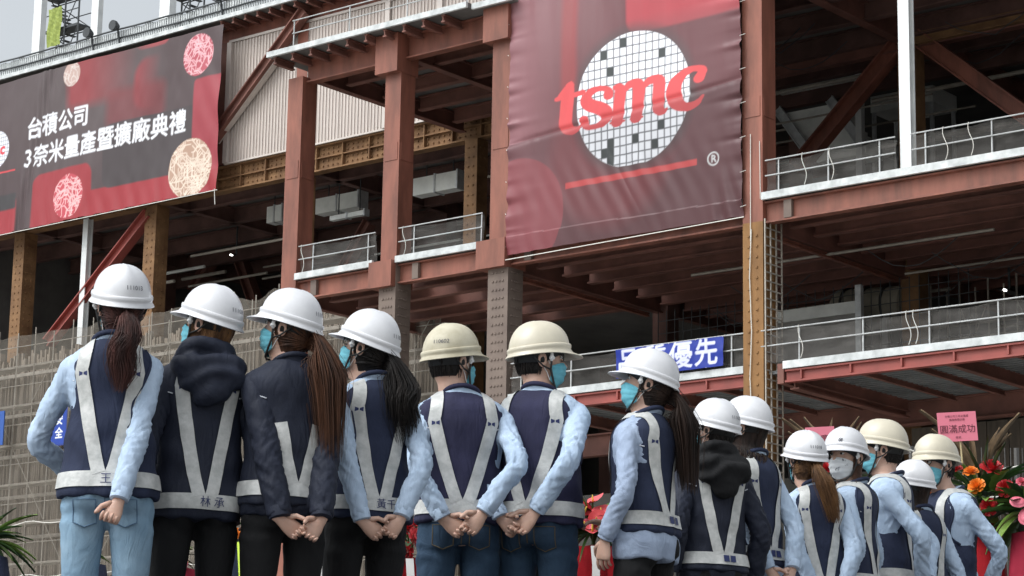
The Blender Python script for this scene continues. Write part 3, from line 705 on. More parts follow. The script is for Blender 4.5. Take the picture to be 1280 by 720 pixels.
rebase(b1, (bx0+bw/2, F-.2, bz0))

# ---- black and red ceremony banner on the recessed wing
GY = F+8.85; _a, _b = onY(278, 31, GY), onY(270, 236, GY); cw, ch = 19.0, _a.z-_b.z+.05; cx0, cz0 = _a.x-cw, _b.z
Q = Print(cw, ch, .036)
def qp(x, y): p = onY(x, y, GY); return p.x-cx0, p.z-cz0
Q.c[:] = (.075,.050,.052)
red, red2 = (.30,.030,.038), (.19,.03,.035)
Q.blend(Q.disc(9, 7, 4.5, 4)*.35, (.13,.11,.11))
x, y = qp(88, 75); x2, y2 = qp(215, 135); Q.blend(Q.rbox(x, x+5.2, y-2.6, y+1.6, .5, .6)*Q.edge(Q.x-x-3.2, 3.5), (.24,.04,.045))
x, y = qp(168, 100); Q.blend(Q.rbox(x, x+5, y-1.6, y+1.0, .9, .3)*Q.edge(Q.x-x-.9, 1.8)*.75, red)
x, y = qp(135, 130); Q.blend(Q.rbox(x, x+4, y-1.2, y+.6, .4, .5)*.6, red2)
x, y = qp(197, 50); Q.blend(Q.rbox(x-1.6, x+.9, y-.25, y+1.4, .5, .1)*Q.edge(x-1.2-Q.x+0, 1.5)*.8, (.34,.06,.065))
x, y = qp(115, 200); x2, y2 = qp(118, 262); Q.blend(Q.rbox(x-4.4, x+.1, y2-3, y-.1, .6, .1)*.95, red); Q.blend(Q.rbox(x-2, x+9, -2, 1.25, .3, .08), red)
x, y = qp(127, 237); Q.blend(Q.rbox(x, x+8, y, y+3.2, .6, .08), (.058,.045,.047)); 
x, y = qp(241, 130); Q.blend(Q.rbox(x, x+5, 1.0, y+1.2, .2, .1)*.9, (.33,.045,.06))
Q.blend(Q.edge(qp(24, 270)[0]-Q.x+1.0, .5)*0+Q.rbox(-1, qp(18, 280)[0], -2, 1.9, .4, .1), red); Q.blend(Q.rbox(-1, qp(20,240)[0], 1.2, 2.0, .1, .1), (.05,.045,.047))
for (px, py, rpx, c, ln, n, sd_) in ((91,93,13,(.48,.34,.30),(.62,.55,.52),26,1), (247,68,25,(.42,.085,.11),(.75,.45,.48),70,2), (85,245,27,(.47,.065,.085),(.8,.50,.5),70,3), (236,210,35,(.42,.27,.20),(.74,.62,.52),110,4)):
    x, y = qp(px, py); Q.circuit(x, y, rpx/27.8*1.14 if rpx > 14 else .62, c, ln, n, sd_)
def line(s, p0, p1, c, h, bold):
    T = text_tris(s, h, bold); a, b = qp(*p0); c2, d2 = qp(*p1); w = T[..., 0].max()-T[..., 0].min()
    T = T.copy(); T[..., 0] = (T[..., 0]-T[..., 0].min())*(c2-a)/w; Q.blend(Q.tris(T, a, (b+d2)/2, .75), c)
line('台積公司', (34,174), (110,152), (.80,.80,.84), 1.18, 0)
line('3奈米量產暨擴廠典禮', (30,207), (231,163), (.80,.80,.84), 1.22, 0)
x, y = qp(-4, 188); d = Q.disc(x, y, .98); Q.blend(d, (.78,.78,.84)); g = .17
Q.blend(d*np.maximum(Q.edge(np.abs((Q.x-x)/g-np.round((Q.x-x)/g))*g-.02), Q.edge(np.abs((Q.y-y)/.2-np.round((Q.y-y)/.2))*.2-.02))*.7, (.06,.06,.07))
T = text_tris('mc', .85, .03); Q.blend(Q.tris(T, x-.35, y-.28), (.6,.05,.07)); a, b = qp(15, 214); Q.blend(Q.rbox(a-2, a+.25, b-.0, b+.08, .01), (.6,.06,.07))
u = Q.x/cw
dq = .10*smooth_noise(Q.nx, Q.ny, 6, 2, 11)+.03*smooth_noise(Q.nx, Q.ny, 26, 4, 12)+.012*smooth_noise(Q.nx, Q.ny, 60, 10, 13)
dg_ = Q.x*.8+Q.y*.6; dq += .035*np.sin(dg_*5+2*smooth_noise(Q.nx, Q.ny, 8, 4, 14))*np.exp(-(cw-Q.x)/1.6)
dq += .04*np.sin(Q.x*6+Q.y*1.6+2*smooth_noise(Q.nx, Q.ny, 12, 4, 15))*np.exp(-Q.y/1.1)
dq += .05*np.exp(-((Q.x-qp(22,260)[0]-.25*Q.y)/.5)**2)*np.sin(Q.x*14)
b2 = empty('banner'); tag(b2, 'dark grey and red ceremony banner with white Chinese lettering and circuit discs', 'banner')
cloth('cloth', Q, dq, (cx0, GY, cz0), VM, b2)
rod('hem_rope', M['rope'], b2, (cx0, GY-.02, cz0-.06), (cx0+cw+.15, GY-.02, cz0-.06), .022, 4)
rod('loose_cord', M['rope'], b2, (cx0+cw, GY-.05, cz0), (cx0+cw+.08, GY-.05, cz0-.75), .02, 4)
rebase(b2, (cx0+cw/2, GY, cz0))

# ---- blue safety banner on the lower rail
a = onY(770, 437, F-.12); b = onY(904, 420, F-.12); c = onY(904, 457, F-.12)
bw3, bh3 = b.x-a.x, b.z-c.z; K = Print(bw3, bh3, .022); K.c[:] = (.012,.03,.26)
for i, s_ in enumerate('品質優先'):
    T = text_tris(s_, .98, 0); K.blend(K.tris(T-np.array((T[...,0].min(), T[...,1].min())), .12+i*(bw3-.2)/4, .10, .9), (.62,.64,.82))
b3 = empty('rail_banner'); tag(b3, 'blue safety banner with white Chinese characters tied to the lower rail', 'banner')
dk = .03*smooth_noise(K.nx, K.ny, 9, 2, 21)+.012*smooth_noise(K.nx, K.ny, 20, 4, 22)
cloth('cloth', K, dk, (a.x, F-.12, c.z), VM, b3)
for k in range(5): rod('tie', M['rope'], b3, (a.x+.02+k*(bw3-.04)/4, F-.13, c.z+bh3-.02), (a.x+.02+k*(bw3-.04)/4, F+.02, c.z+bh3+.06), .012, 4)
rebase(b3, (a.x+bw3/2, F-.12, c.z))
# ---- blue site sign on the scaffold net, left
a = onY(60, 512, F+7.0); b = onY(82, 556, F+7.0)
w4, h4 = b.x-a.x, a.z-b.z; K = Print(w4, h4, .022); K.c[:] = (.015,.05,.30); K.blend(1-K.rbox(.07, w4-.07, .07, h4-.07, .02), (.02,.04,.2))
for i, s_ in enumerate('安全'):
    T = text_tris(s_, .55, .012); K.blend(K.tris(T-np.array((T[...,0].min(), T[...,1].min())), w4*.42, h4*.55-i*.62), (.75,.77,.8))
b4 = empty('site_sign'); tag(b4, 'small blue sign with white characters hung on the scaffold net', 'sign')
cloth('panel', K, .004*smooth_noise(K.nx, K.ny, 3, 3, 5), (a.x, F+7.0, b.z), VM, b4)
for k in (0, 1): rod('hanger', M['rope'], b4, (a.x+.1+k*(w4-.2), F+7.02, a.z-.05), (a.x+.1+k*(w4-.2), F+7.5, a.z+.5), .02, 4)
rebase(b4, (a.x+w4/2, F+7.0, b.z))
a = onY(-6, 515, F+6.9); b = onY(3, 556, F+6.9); box_ = empty('site_sign'); tag(box_, 'narrow blue sign edge hung on the scaffold net at its far end', 'sign')
box('panel', mat('blue_sign', (.02,.08,.32), .5), box_, a.x, b.x, F+6.9, F+6.95, b.z, a.z); box('backing', M['galv'], box_, a.x+.05, b.x-.05, F+6.952, F+7.0, b.z+.05, a.z-.05); rebase(box_, (a.x, F+6.9, b.z))
# ------------------------------------------------------------------ people
def cloth_mat(name, c, c2=None, rough=.85, bs=220, bump=.12, vs=9, sheen=.0, folds=.34):
    m = mat(name, c, rough, c2=c2 or tuple(x*1.25 for x in c), vscale=vs, bump=bump, bscale=bs, coord='obj', sheen=sheen, spec=.3)
    n, l = m.node_tree.nodes, m.node_tree.links; b = n['Principled BSDF']; fine = b.inputs['Normal'].links[0].from_node
    tc_ = n.new('ShaderNodeTexCoord'); mp = n.new('ShaderNodeMapping'); mp.inputs['Scale'].default_value = (1.0, 1.0, .45); mp.inputs['Rotation'].default_value = (.3, .5, 0)
    t = n.new('ShaderNodeTexNoise'); t.inputs['Scale'].default_value = 10; t.inputs['Detail'].default_value = 3; t.inputs['Distortion'].default_value = 1.6; l.new(tc_.outputs['Object'], mp.inputs[0]); l.new(mp.outputs[0], t.inputs['Vector'])
    ab = n.new('ShaderNodeMath'); ab.operation = 'SUBTRACT'; ab.inputs[1].default_value = .5; l.new(t.outputs['Fac'], ab.inputs[0]); a2 = n.new('ShaderNodeMath'); a2.operation = 'ABSOLUTE'; l.new(ab.outputs[0], a2.inputs[0])
    bp = n.new('ShaderNodeBump'); bp.inputs['Strength'].default_value = folds; bp.inputs['Distance'].default_value = .03; l.new(a2.outputs[0], bp.inputs['Height']); l.new(fine.outputs[0], bp.inputs['Normal']); l.new(bp.outputs[0], b.inputs['Normal'])
    return m
M['skin'] = mat('skin', (.47,.285,.215), .5, c2=(.56,.36,.28), vscale=14, coord='obj', bump=.05, bscale=120)
M['skin'].node_tree.nodes['Principled BSDF'].inputs['Subsurface Weight'].default_value = .08
M['skin'].node_tree.nodes['Principled BSDF'].inputs['Subsurface Radius'].default_value = (.01,.004,.002)
M['shirt'] = cloth_mat('light_blue_shirt', (.36,.46,.60), (.43,.53,.67), folds=.45)
M['shirt_grey'] = cloth_mat('grey_blue_shirt', (.27,.33,.45), (.34,.41,.54), folds=.45)
M['navy'] = cloth_mat('navy_vest', (.017,.023,.050), (.026,.034,.068), bs=300)
M['navy_jacket'] = cloth_mat('navy_jacket', (.011,.014,.027), (.017,.021,.038), rough=.7)
M['navy_purple'] = cloth_mat('purple_navy_vest', (.021,.021,.050), (.030,.030,.068))
M['black'] = cloth_mat('black_cloth', (.006,.006,.007), (.010,.010,.011))
M['jeans_light'] = cloth_mat('light_denim', (.17,.28,.39), (.27,.39,.50), vs=5, bs=400, bump=.2, folds=.5)
M['jeans_dark'] = cloth_mat('dark_denim', (.016,.035,.066), (.035,.068,.115), vs=5, bs=400, bump=.2, folds=.5)
M['seam_jeans_light'] = mat('light_denim_seam', (.09,.16,.25), .8); M['seam_jeans_dark'] = mat('dark_denim_seam', (.10,.075,.04), .8)
M['khaki'] = cloth_mat('khaki_cloth', (.22,.17,.12), (.27,.21,.15))
M['tape'] = mat('silver_reflective_tape', (.40,.41,.40), .40, c2=(.56,.56,.55), vscale=30, bump=.12, bscale=60, coord='obj', spec=.6)
M['white_shell'] = mat('white_helmet_plastic', (.56,.56,.585), .33, c2=(.66,.66,.68), vscale=7, coord='obj', coat=.25)
M['cream_shell'] = mat('cream_helmet_plastic', (.50,.455,.36), .42, c2=(.60,.55,.44), vscale=5, coord='obj', coat=.1)
M['old_shell'] = mat('scuffed_cream_helmet_plastic', (.36,.32,.225), .55, c2=(.52,.48,.37), vscale=9, coord='obj')
M['mask_blue'] = mat('blue_surgical_mask', (.10,.37,.47), .85, c2=(.16,.46,.55), vscale=18, coord='obj', bump=.15, bscale=120)
M['mask_white'] = mat('white_patterned_mask', (.62,.64,.66), .8, coord='obj', c2=(.10,.11,.13), vscale=24)
M['white_cord'] = mat('white_cord', (.75,.75,.75), .7)
M['ink'] = mat('dark_blue_print', (.012,.022,.10), .6)
M['helmet_ink'] = mat('dark_helmet_print', (.06,.06,.08), .6)
M['thread'] = mat('pale_piping', (.45,.47,.52), .7)
M['eye_white'] = mat('eye_white', (.7,.7,.68), .2); M['iris'] = mat('dark_iris', (.01,.006,.004), .1)
M['sole'] = mat('dark_shoe', (.02,.02,.022), .6, coord='obj', var=.2)
M['steel_watch'] = mat('watch_metal', (.3,.31,.33), .3, .9)
_e = [n_ for n_ in M['mask_white'].node_tree.nodes if n_.type == 'VALTORGB'][0].color_ramp.elements; _e[0].position = .57; _e[1].position = .62
def hair_mat(name, c, c2):
    return mat(name, c, .6, c2=c2, vscale=26, coord='obj', stretch=(1,1,.12), bump=.12, bscale=160, spec=.3)
M['hair_black'] = hair_mat('black_hair', (.006,.005,.005), (.018,.013,.011))
M['hair_dark'] = hair_mat('dark_brown_hair', (.010,.006,.005), (.035,.018,.012))
M['hair_brown'] = hair_mat('brown_hair', (.028,.012,.007), (.11,.045,.022))
M['hair_auburn'] = hair_mat('auburn_hair', (.022,.010,.009), (.085,.030,.024))
M['hair_tan'] = hair_mat('tan_hair', (.05,.022,.010), (.22,.11,.045))

def bake(mbs, voxel, smooth=4):
    """union of shapes as one continuous skin; returns (verts, faces) as arrays"""
    if isinstance(mbs, MB): mbs = [mbs]
    v, f = [], []
    for m in mbs: n = len(v); v += m.v; f += [tuple(i+n for i in q) for q in m.f]
    me = bpy.data.meshes.new('tmp'); me.from_pydata(v, [], f); me.update(); ob = bpy.data.objects.new('tmp', me); col.objects.link(ob)
    r = ob.modifiers.new('r', 'REMESH'); r.mode = 'VOXEL'; r.voxel_size = voxel
    if smooth: s = ob.modifiers.new('s', 'SMOOTH'); s.iterations = smooth; s.factor = .5
    out = bpy.data.meshes.new_from_object(ob.evaluated_get(bpy.context.evaluated_depsgraph_get()))
    bpy.data.objects.remove(ob); bpy.data.meshes.remove(me); return out
def displace(me, fn):
    me.update(); n = len(me.vertices); co = np.zeros(n*3); me.vertices.foreach_get('co', co); no = np.zeros(n*3); me.vertices.foreach_get('normal', no)
    co = co.reshape(-1, 3); no = no.reshape(-1, 3); d = np.array([fn(Vector(c)) for c in co]); co += no*d[:, None]; me.vertices.foreach_set('co', co.ravel()); me.update()
def bvh_of(me): 
    me.calc_loop_triangles(); return BVHTree.FromPolygons([v.co.copy() for v in me.vertices], [tuple(t.vertices) for t in me.loop_triangles])
def finish(me, name, m, parent, smooth=True):
    me.name = name; me.materials.clear(); 
    if smooth: me.shade_smooth()
    return link(name, me, m, parent)
def sring(hw, yf, yb, z, n=36, e=2.35, cx=0):
    """superellipse ring, front and back depth separate"""
    out = []
    for j in range(n):
        a = 2*PI*j/n; c, s = math.cos(a), math.sin(a)
        x = hw*math.copysign(abs(c)**(2/e), c); y = math.copysign(abs(s)**(2/e), s); y = y*(yf if y > 0 else -yb)
        out.append(V(cx+x, y, z))
    return out
TORSO = {'f': [(.78,.150,.085,-.105),(.86,.168,.09,-.125),(.93,.163,.09,-.115),(1.0,.142,.085,-.095),(1.07,.130,.085,-.085),(1.15,.138,.10,-.092),(1.25,.152,.115,-.105),(1.32,.162,.105,-.112),(1.37,.160,.085,-.108),(1.405,.135,.062,-.095),(1.435,.085,.05,-.075),(1.46,.06,.045,-.06)],
         'm': [(.78,.150,.09,-.10),(.86,.165,.095,-.115),(.93,.162,.10,-.11),(1.0,.156,.10,-.10),(1.07,.154,.10,-.097),(1.15,.162,.105,-.102),(1.25,.176,.115,-.115),(1.32,.190,.11,-.12),(1.375,.188,.09,-.115),(1.41,.158,.066,-.10),(1.44,.10,.052,-.08),(1.465,.066,.05,-.065)]}
def trow(sex, z):
    T = TORSO[sex]; zs = [t[0] for t in T]; return [float(np.interp(z, zs, [t[i] for t in T])) for i in (1, 2, 3)]
def torso_mb(sex, infl, z0, z1, k, hem=0, n=26, boxy=False, armhole=False):
    rs = []
    for i in range(n+1):
        z = z0+(z1-z0)*i/n; hw, yf, yb = trow(sex, z); h = hem*max(0, 1-(z-z0)/.18)
        if boxy:                                                     # a vest hangs straight from chest to hip and covers the shoulder
            if z < 1.25:
                a, b = trow(sex, 1.25), trow(sex, .92); t = min(1, (1.25-z)/.33); hw = max(hw, (a[0]*(1-t)+b[0]*t)*.96); yb = min(yb, (a[2]*(1-t)+b[2]*t)*.93); yf = max(yf, (a[1]*(1-t)+b[1]*t)*.95)
            if armhole: t = max(0, min(1, (z-1.05)/.11)); hw -= .017*t*t*(3-2*t)                # cut back at the sides: the shirt shows there
            else: hw += .012*math.exp(-((z-1.35)/.05)**2)
        rs.append([p*k for p in sring(hw+infl+h, yf+infl+h, yb-infl-h, z)])
    return MB().rings(rs)
def spline(pts, n=8):
    return curve([tuple(p) for p in pts], n)
def limb(mb, pts, k=1, seg=16):
    """pts = (x,y,z,r) control points"""
    c = spline(pts, 6); mb.tube([V(*p[:3])*k for p in c], [p[3]*k for p in c], seg); return mb
def ik(S, W, a, b, pole):
    d = W-S; L = min(d.length, (a+b)*.999); u = d.normalized(); x = (a*a-b*b+L*L)/(2*L); h = math.sqrt(max(0, a*a-x*x)); p = (pole-u*pole.dot(u)).normalized()
    return S+u*x+p*h, S+u*L
def hand(mb, W, d, n, side, curl=(35,40,35), k=1, thumb=.5, spread=.0):
    d = d.normalized(); n = (n-d*n.dot(d)).normalized(); t = d.cross(n)*side
    rs = []
    for s_, hw, th in ((-.035,.025,.020),(-.012,.025,.019),(.015,.030,.017),(.045,.038,.016),(.075,.041,.014),(.092,.040,.012),(.100,.034,.008)):
        rs.append([W+(d*s_+t*(hw*math.cos(2*PI*j/12))+n*(th*math.sin(2*PI*j/12)))*k for j in range(12)])
    mb.rings(rs)
    for i, (o, L, r) in enumerate(((.030,.074,.0080),(.010,.082,.0083),(-.011,.076,.0080),(-.030,.060,.0070))):
        p = W+(d*.088+t*o)*k; dr = (d+t*(spread*(1.5-i))).normalized(); pts = [p-dr*.015*k, p]; ax = dr.cross(n).normalized()
        for j, fr in enumerate((.46,.30,.24)):
            dr = Matrix.Rotation(math.radians(curl[j]+i*4), 3, ax) @ dr; q = pts[-1]+dr*(L*fr*k); pts.append((pts[-1]+q)/2); pts.append(q)
        rad = [r*1.05, r*1.08, r, r*1.04, r*.93, r*.97, r*.82, r*.55]; mb.tube(pts, [x*k for x in rad], 8)
    p = W+(d*.018+t*.024)*k; dr = (d*.75+t*.75+n*.35).normalized(); q = p+dr*.045*k; d2 = (d*.9+n*thumb+t*.1).normalized(); q2 = q+d2*.033*k; q3 = q2+(d2+n*.3).normalized()*.024*k
    mb.tube([p, (p+q)/2, q, (q+q2)/2, q2, q3], [x*k for x in (.014,.0135,.0115,.0105,.0105,.006)], 8)

HEAD = [(-.02,.050,.045,-.060),(.005,.050,.060,-.062),(.025,.050,.084,-.066),(.05,.058,.093,-.078),(.08,.065,.096,-.090),(.11,.070,.095,-.097),(.14,.074,.094,-.100),(.17,.073,.088,-.098),(.20,.064,.074,-.088),(.22,.050,.056,-.070),(.236,.026,.03,-.04)]
def hrow(z):
    zs = [t[0] for t in HEAD]; return [float(np.interp(z, zs, [t[i] for t in HEAD])) for i in (1, 2, 3)]
def hpoint(phi, z, off=0):
    """point on the head outline; phi = 0 front, positive towards +x"""
    hw, yf, yb = hrow(z); s, c = math.sin(phi), math.cos(phi); y = yf if c > 0 else -yb
    r = 1/((abs(s)/(hw+off))**2.2+(abs(c)/(y+off))**2.2)**(1/2.2); return V(r*s, r*c, z)
def grid(mb, P, wrap=False):
    nu, nv = len(P), len(P[0]); vs = [p for r in P for p in r]
    return mb.add(vs, [(i*nv+j, ((i+1) % nu)*nv+j, ((i+1) % nu)*nv+j+1, i*nv+j+1) for i in range(nu if wrap else nu-1) for j in range(nv-1)])

_helm = {}
def helmet_meshes():
    if _helm: return _helm
    n = 48; prof = []
    A = lambda c, s: 1/math.sqrt((s/.112)**2+(c/.131)**2)           # plan radius
    shell = []
    for i in range(n):
        a = 2*PI*i/n; s, c = math.sin(a), math.cos(a); r = A(c, s); row = []
        dz = .012*c
        for t in range(13):
            th = (t/12)*PI/2; rr = r*math.cos(th)**.88 if t < 12 else 0; zz = .166+dz*(1-t/12)+.124*math.sin(th)**1.02
            ridge = .0035*math.exp(-(math.atan2(s, abs(c))/.16)**2)*math.sin(min(th*1.6, PI)) if t < 12 else .0
            row.append(V(rr*s*(1+ridge/.1), rr*c*(1+ridge/.1), zz+ridge))
        shell.append(row)
    m = MB(); grid(m, shell, True); _helm['shell'] = m
    m = MB(); rim = []
    for i in range(n):
        a = 2*PI*i/n; s, c = math.sin(a), math.cos(a); r = A(c, s); dz = .014*c; br = max(0, c)**2.2*.046
        rim.append([V((r+o)*s, (r+o)*c, .166+z+dz-(br*.30 if b else 0)) + V(0, br*b, 0) for o, z, b in ((-.003,.012,0),(.0045,.011,0),(.0075,.006,0),(.0075,-.004,0),(.0045,-.009,0),(.0055,-.015,.3),(.013,-.026,1),(.0145,-.030,1.02),(.011,-.032,.98),(.001,-.026,.4),(-.004,-.012,0))])
    grid(m, [r_+[r_[0]] for r_ in rim], True); _helm['rim'] = m
    m = MB(); m.rings([[V((A(math.cos(a), math.sin(a))+o)*math.sin(a), (A(math.cos(a), math.sin(a))+o)*math.cos(a), z) for a in [2*PI*i/36 for i in range(36)]] for o, z in ((-.018,.160),(-.022,.135),(-.026,.100),(-.030,.100),(-.028,.160))], cap=False)
    m.v = [(x, y, z+.055*max(0, y/.11)*(z < .15)) for x, y, z in m.v]
    _helm['band'] = m
    return _helm

def strip(bv, path, w, ctr_off=.005, cols=4):
    """ribbon laid on a surface: path of (origin, ray direction, across) samples"""
    rows = []
    for o, d, ac in path:
        row = []
        for j in range(cols+1):
            p = o+ac*(w*(j/cols-.5)); hit = bv.ray_cast(p, d, 3)
            if hit[0] is None: row = None; break
            nn = hit[1]; nn = nn if nn.dot(d) < 0 else -nn; row.append(hit[0]+nn*ctr_off-d*.002)
        if row: rows.append(row)
    return rows
def vcol(c): return Vector(c)

def text_on(bv, s, origin, d, right, up, size, m, parent, off=.009, bold=.004, name='lettering'):
    T = text_tris(s, size, bold); T = T-np.array(((T[...,0].max()+T[...,0].min())/2, (T[...,1].max()+T[...,1].min())/2)); mb = MB()
    for tr in T:
        pts = []
        for x, y in tr:
            h = bv.ray_cast(origin+right*x+up*y, d, 3)
            if h[0] is None: break
            pts.append(h[0]-d*off)
        if len(pts) == 3: mb.add(pts, [(0, 1, 2)])
    if mb.v: o = mb.build(name, m, parent); o['kind'] = 'stuff'; return o

def person(px, py, H, sex='f', yaw=0, hyaw=0, hpitch=10, dx=0, label='', arms='clasp', vest='navy', sleeves='shirt', trousers='black', helmet='white_shell', hair='hair_black', style='pony', plen=.3, pw=.045, psway=(0, 0), pcurl=.0,
           belt=.93, hood=False, mask='mask_blue', number=None, nametext=None, tail=0, loose=0, seed=0, glasses=False, lean=0, straps=True, strap_top=None, alow=0, arml=1, cover=None, waistgap=False):
    R = random.Random(100+seed); k = H/1.768; S_ = M[sleeves]
    head_xy = onZ(px, py, ST+H); rot = -YAW+math.radians(yaw)
    dep = (head_xy-CAM).dot(FW); shift = _rt*(dx*dep/FPX)
    root = empty('person', (head_xy.x+shift.x, head_xy.y+shift.y, ST), rot); tag(root, label, 'person', 'workers in helmets lined up on the stage')
    root.rotation_euler = (math.radians(R.uniform(-1,1)), math.radians(R.uniform(-1.3,1.3)), rot)
    tl = root.rotation_euler.to_matrix() @ V(0, 0, H); root.location.x -= tl.x; root.location.y -= tl.y
    Rz = Matrix.Rotation(-rot, 3, 'Z'); hs_ = Rz @ (-shift)/k      # head offset in local units
    HP = V(hs_.x, hs_.y+.005, 1.47); HM = Matrix.Translation(HP*k) @ (Matrix.Rotation(math.radians(hyaw-yaw), 4, 'Z') @ Matrix.Rotation(math.radians(hpitch), 4, 'X')) @ Matrix.Scale(k, 4)
    hv = lambda p: HM @ p
    # ---- arms
    sx = .150 if sex == 'f' else .178; a_, b_ = (.285, .245) if sex == 'f' else (.295, .255)
    a_ *= arml; b_ *= arml
    arm = {}
    AR = {'clasp': {1: (V(.075,-.205,.925), V(.8,-.75,.1), V(-.62,-.12,-.75), V(.1,-1,.25)), -1: (V(-.085,-.190,.90), V(-.8,-.75,.1), V(.80,-.10,-.55), V(.1,-1,-.1))},
          'right_back': {1: (V(.055,-.21,.90), V(1,-.5,.1), V(-.35,-.15,-.9), V(-.1,-1,.1)), -1: (V(-.15,.25,1.06), V(-.9,-.7,-.2), V(.8,.6,.1), V(0,0,-1))},
          'down': {1: (V(.25,.02,.86), V(.5,-.8,0), V(-.05,.1,-1), V(-1,.1,0)), -1: (V(-.235,-.02,.86), V(-.4,-.9,0), V(.02,.12,-1), V(1,.1,0))},
          'side_left': {1: (V(.12,-.18,.92), V(.9,-.5,0), V(-.6,-.1,-.7), V(0,-1,0)), -1: (V(-.225,.03,.865), V(-.5,-.8,0), V(.06,.1,-1), V(1,.1,0))},
          'left_only': {1: (V(.06,.22,.98), V(.7,-.3,-.3), V(-.8,.5,.1), V(0,0,-1)), -1: (V(-.225,.06,.87), V(-.5,-.9,0), V(.06,.15,-1), V(1,.1,0))},
          'clasp_low': {1: (V(.08,-.20,.88), V(.9,-.5,.1), V(-.6,-.1,-.8), V(0,-1,.2)), -1: (V(-.08,-.19,.87), V(-.9,-.5,.1), V(.7,-.1,-.7), V(0,-1,0))}}[arms]
    armcurve = {}
    for s_ in (1, -1):
        Wt, pole, hd, hn = AR[s_]; Wt = Wt-V(0, 0, alow); Sh = V(s_*sx, -.012, 1.355); E, Wr = ik(Sh, Wt, a_, b_, pole); armcurve[s_] = (Sh, E, Wr, hd, hn)
    # ---- body: one skin from head to ankles, hands added with separate fingers
    mb = torso_mb(sex, -.004, .80, 1.455, k, n=16)
    nb = V(0, -.015, 1.42); mid = (nb+HP)/2+V(0, -.008, 0); hp0 = HM @ V(0, -.012, .03)/k
    limb(mb, [(nb.x,nb.y,nb.z-.06,.062),(nb.x,nb.y,nb.z,.060),(mid.x,mid.y,mid.z,.053 if sex == 'f' else .060),(hp0.x,hp0.y,hp0.z,.052 if sex == 'f' else .060)], k)
    rs = [[hv(V(p.x, p.y, p.z)) for p in sring(hw, yf, yb, z, 28, 2.2)] for z, hw, yf, yb in HEAD]; mb.rings(rs)
    nose = [hv(V(*p)) for p in ((0,.088,.142),(0,.098,.118),(0,.113,.096),(0,.100,.085))]; mb.tube(nose, [.010*k,.011*k,.015*k,.010*k], 8)
    for s_ in (1, -1):
        Sh, E, Wr, hd, hn = armcurve[s_]
        limb(mb, [(s_*.08,-.01,1.36,.042),(Sh.x*.97,Sh.y,Sh.z-.012,.042),((Sh.x+E.x)/2,(Sh.y+E.y)/2,(Sh.z+E.z)/2,.033),(E.x,E.y,E.z,.028),((E.x*2+Wr.x)/3,(E.y*2+Wr.y)/3,(E.z*2+Wr.z)/3,.030),(Wr.x,Wr.y,Wr.z,.026)], k, 12)
        limb(mb, [(s_*.085,0,.86,.085),(s_*.09,.005,.66,.07),(s_*.09,.01,.47,.053),(s_*.09,-.01,.32,.05),(s_*.09,-.015,.09,.038),(s_*.095,.06,.05,.035)], k, 12)
    me = bake(mb, .0095, 3)
    hb = MB()
    for s_ in (1, -1):
        Sh, E, Wr, hd, hn = armcurve[s_]
        cu = {'clasp': ((28,38,30), (48,60,45)), 'right_back': ((62,75,60), (30,35,30)), 'clasp_low': ((35,45,35), (45,55,45))}.get(arms, ((16,22,18), (16,22,18)))
        hand(hb, Wr*k, hd, hn, s_, cu[0 if s_ == 1 else 1], k*(.94 if sex == 'm' else .88), thumb=.6)
        er = MB(); ec = V(s_*.077, -.004, .112)
        hb.rings([[hv(ec+V(s_*.013*q*1.0, 0, 0)+V(s_*(.012*math.sin(a)*.3), -.020*math.cos(a)*w_-.006*q, .032*math.sin(a)*w_)) for a in [2*PI*i/14 for i in range(14)]] for q, w_ in ((-.6,.7),(0,.92),(.6,1.0),(1.0,.9),(.85,.55),(.5,.3))])
    nv = len(me.vertices); vs_ = [v.co.copy() for v in me.vertices]+[Vector(p) for p in hb.v]; fs_ = [tuple(p.vertices) for p in me.polygons]+[tuple(i+nv for i in f) for f in hb.f]
    bpy.data.meshes.remove(me); me = bpy.data.meshes.new('body'); me.from_pydata(vs_, [], fs_); me.update(); finish(me, 'body', M['skin'], root)
    for s_ in (1, -1):
        e = MB(); c0 = hv(V(s_*.031, .083, .132)); e.rings([[c0+(HM.to_3x3() @ V(.013*math.cos(a)*r_, y_, .0075*math.sin(a)*r_)) for a in [2*PI*i/12 for i in range(12)]] for r_, y_ in ((1,0),(.85,.006),(.45,.010),(.05,.0115))]); eo = e.build('eye', M['eye_white'], root, True)
        i_ = MB(); i_.rings([[c0+(HM.to_3x3() @ V(.0062*math.cos(a)*r_, y_, .0062*math.sin(a)*r_)) for a in [2*PI*i/10 for i in range(10)]] for r_, y_ in ((1,.0085),(.9,.0125),(.1,.0130))]); i_.build('iris', M['iris'], eo)
        b_w = MB(); b_w.tube([hv(hpoint(s_*(.12+.09*i), .150+.006*math.sin(i*.7), .002)) for i in range(6)], .0035*k, 5); b_w.build('eyebrow', M[hair], root)
    # ---- shirt or jacket sleeves with folds
    vm = M[vest]; jacket = sleeves in ('navy_jacket',); inf = .012 if not jacket else .018
    ms = torso_mb(sex, inf, .79 if tail else .825 if jacket else .90, 1.45, k, hem=.012 if tail else 0)
    ms.tube([V(.062*math.cos(a)+nb.x, nb.y+.062*math.sin(a), 1.448-.022*math.sin(a))*k for a in [2*PI*i/20 for i in range(21)]], .016*k, 8)
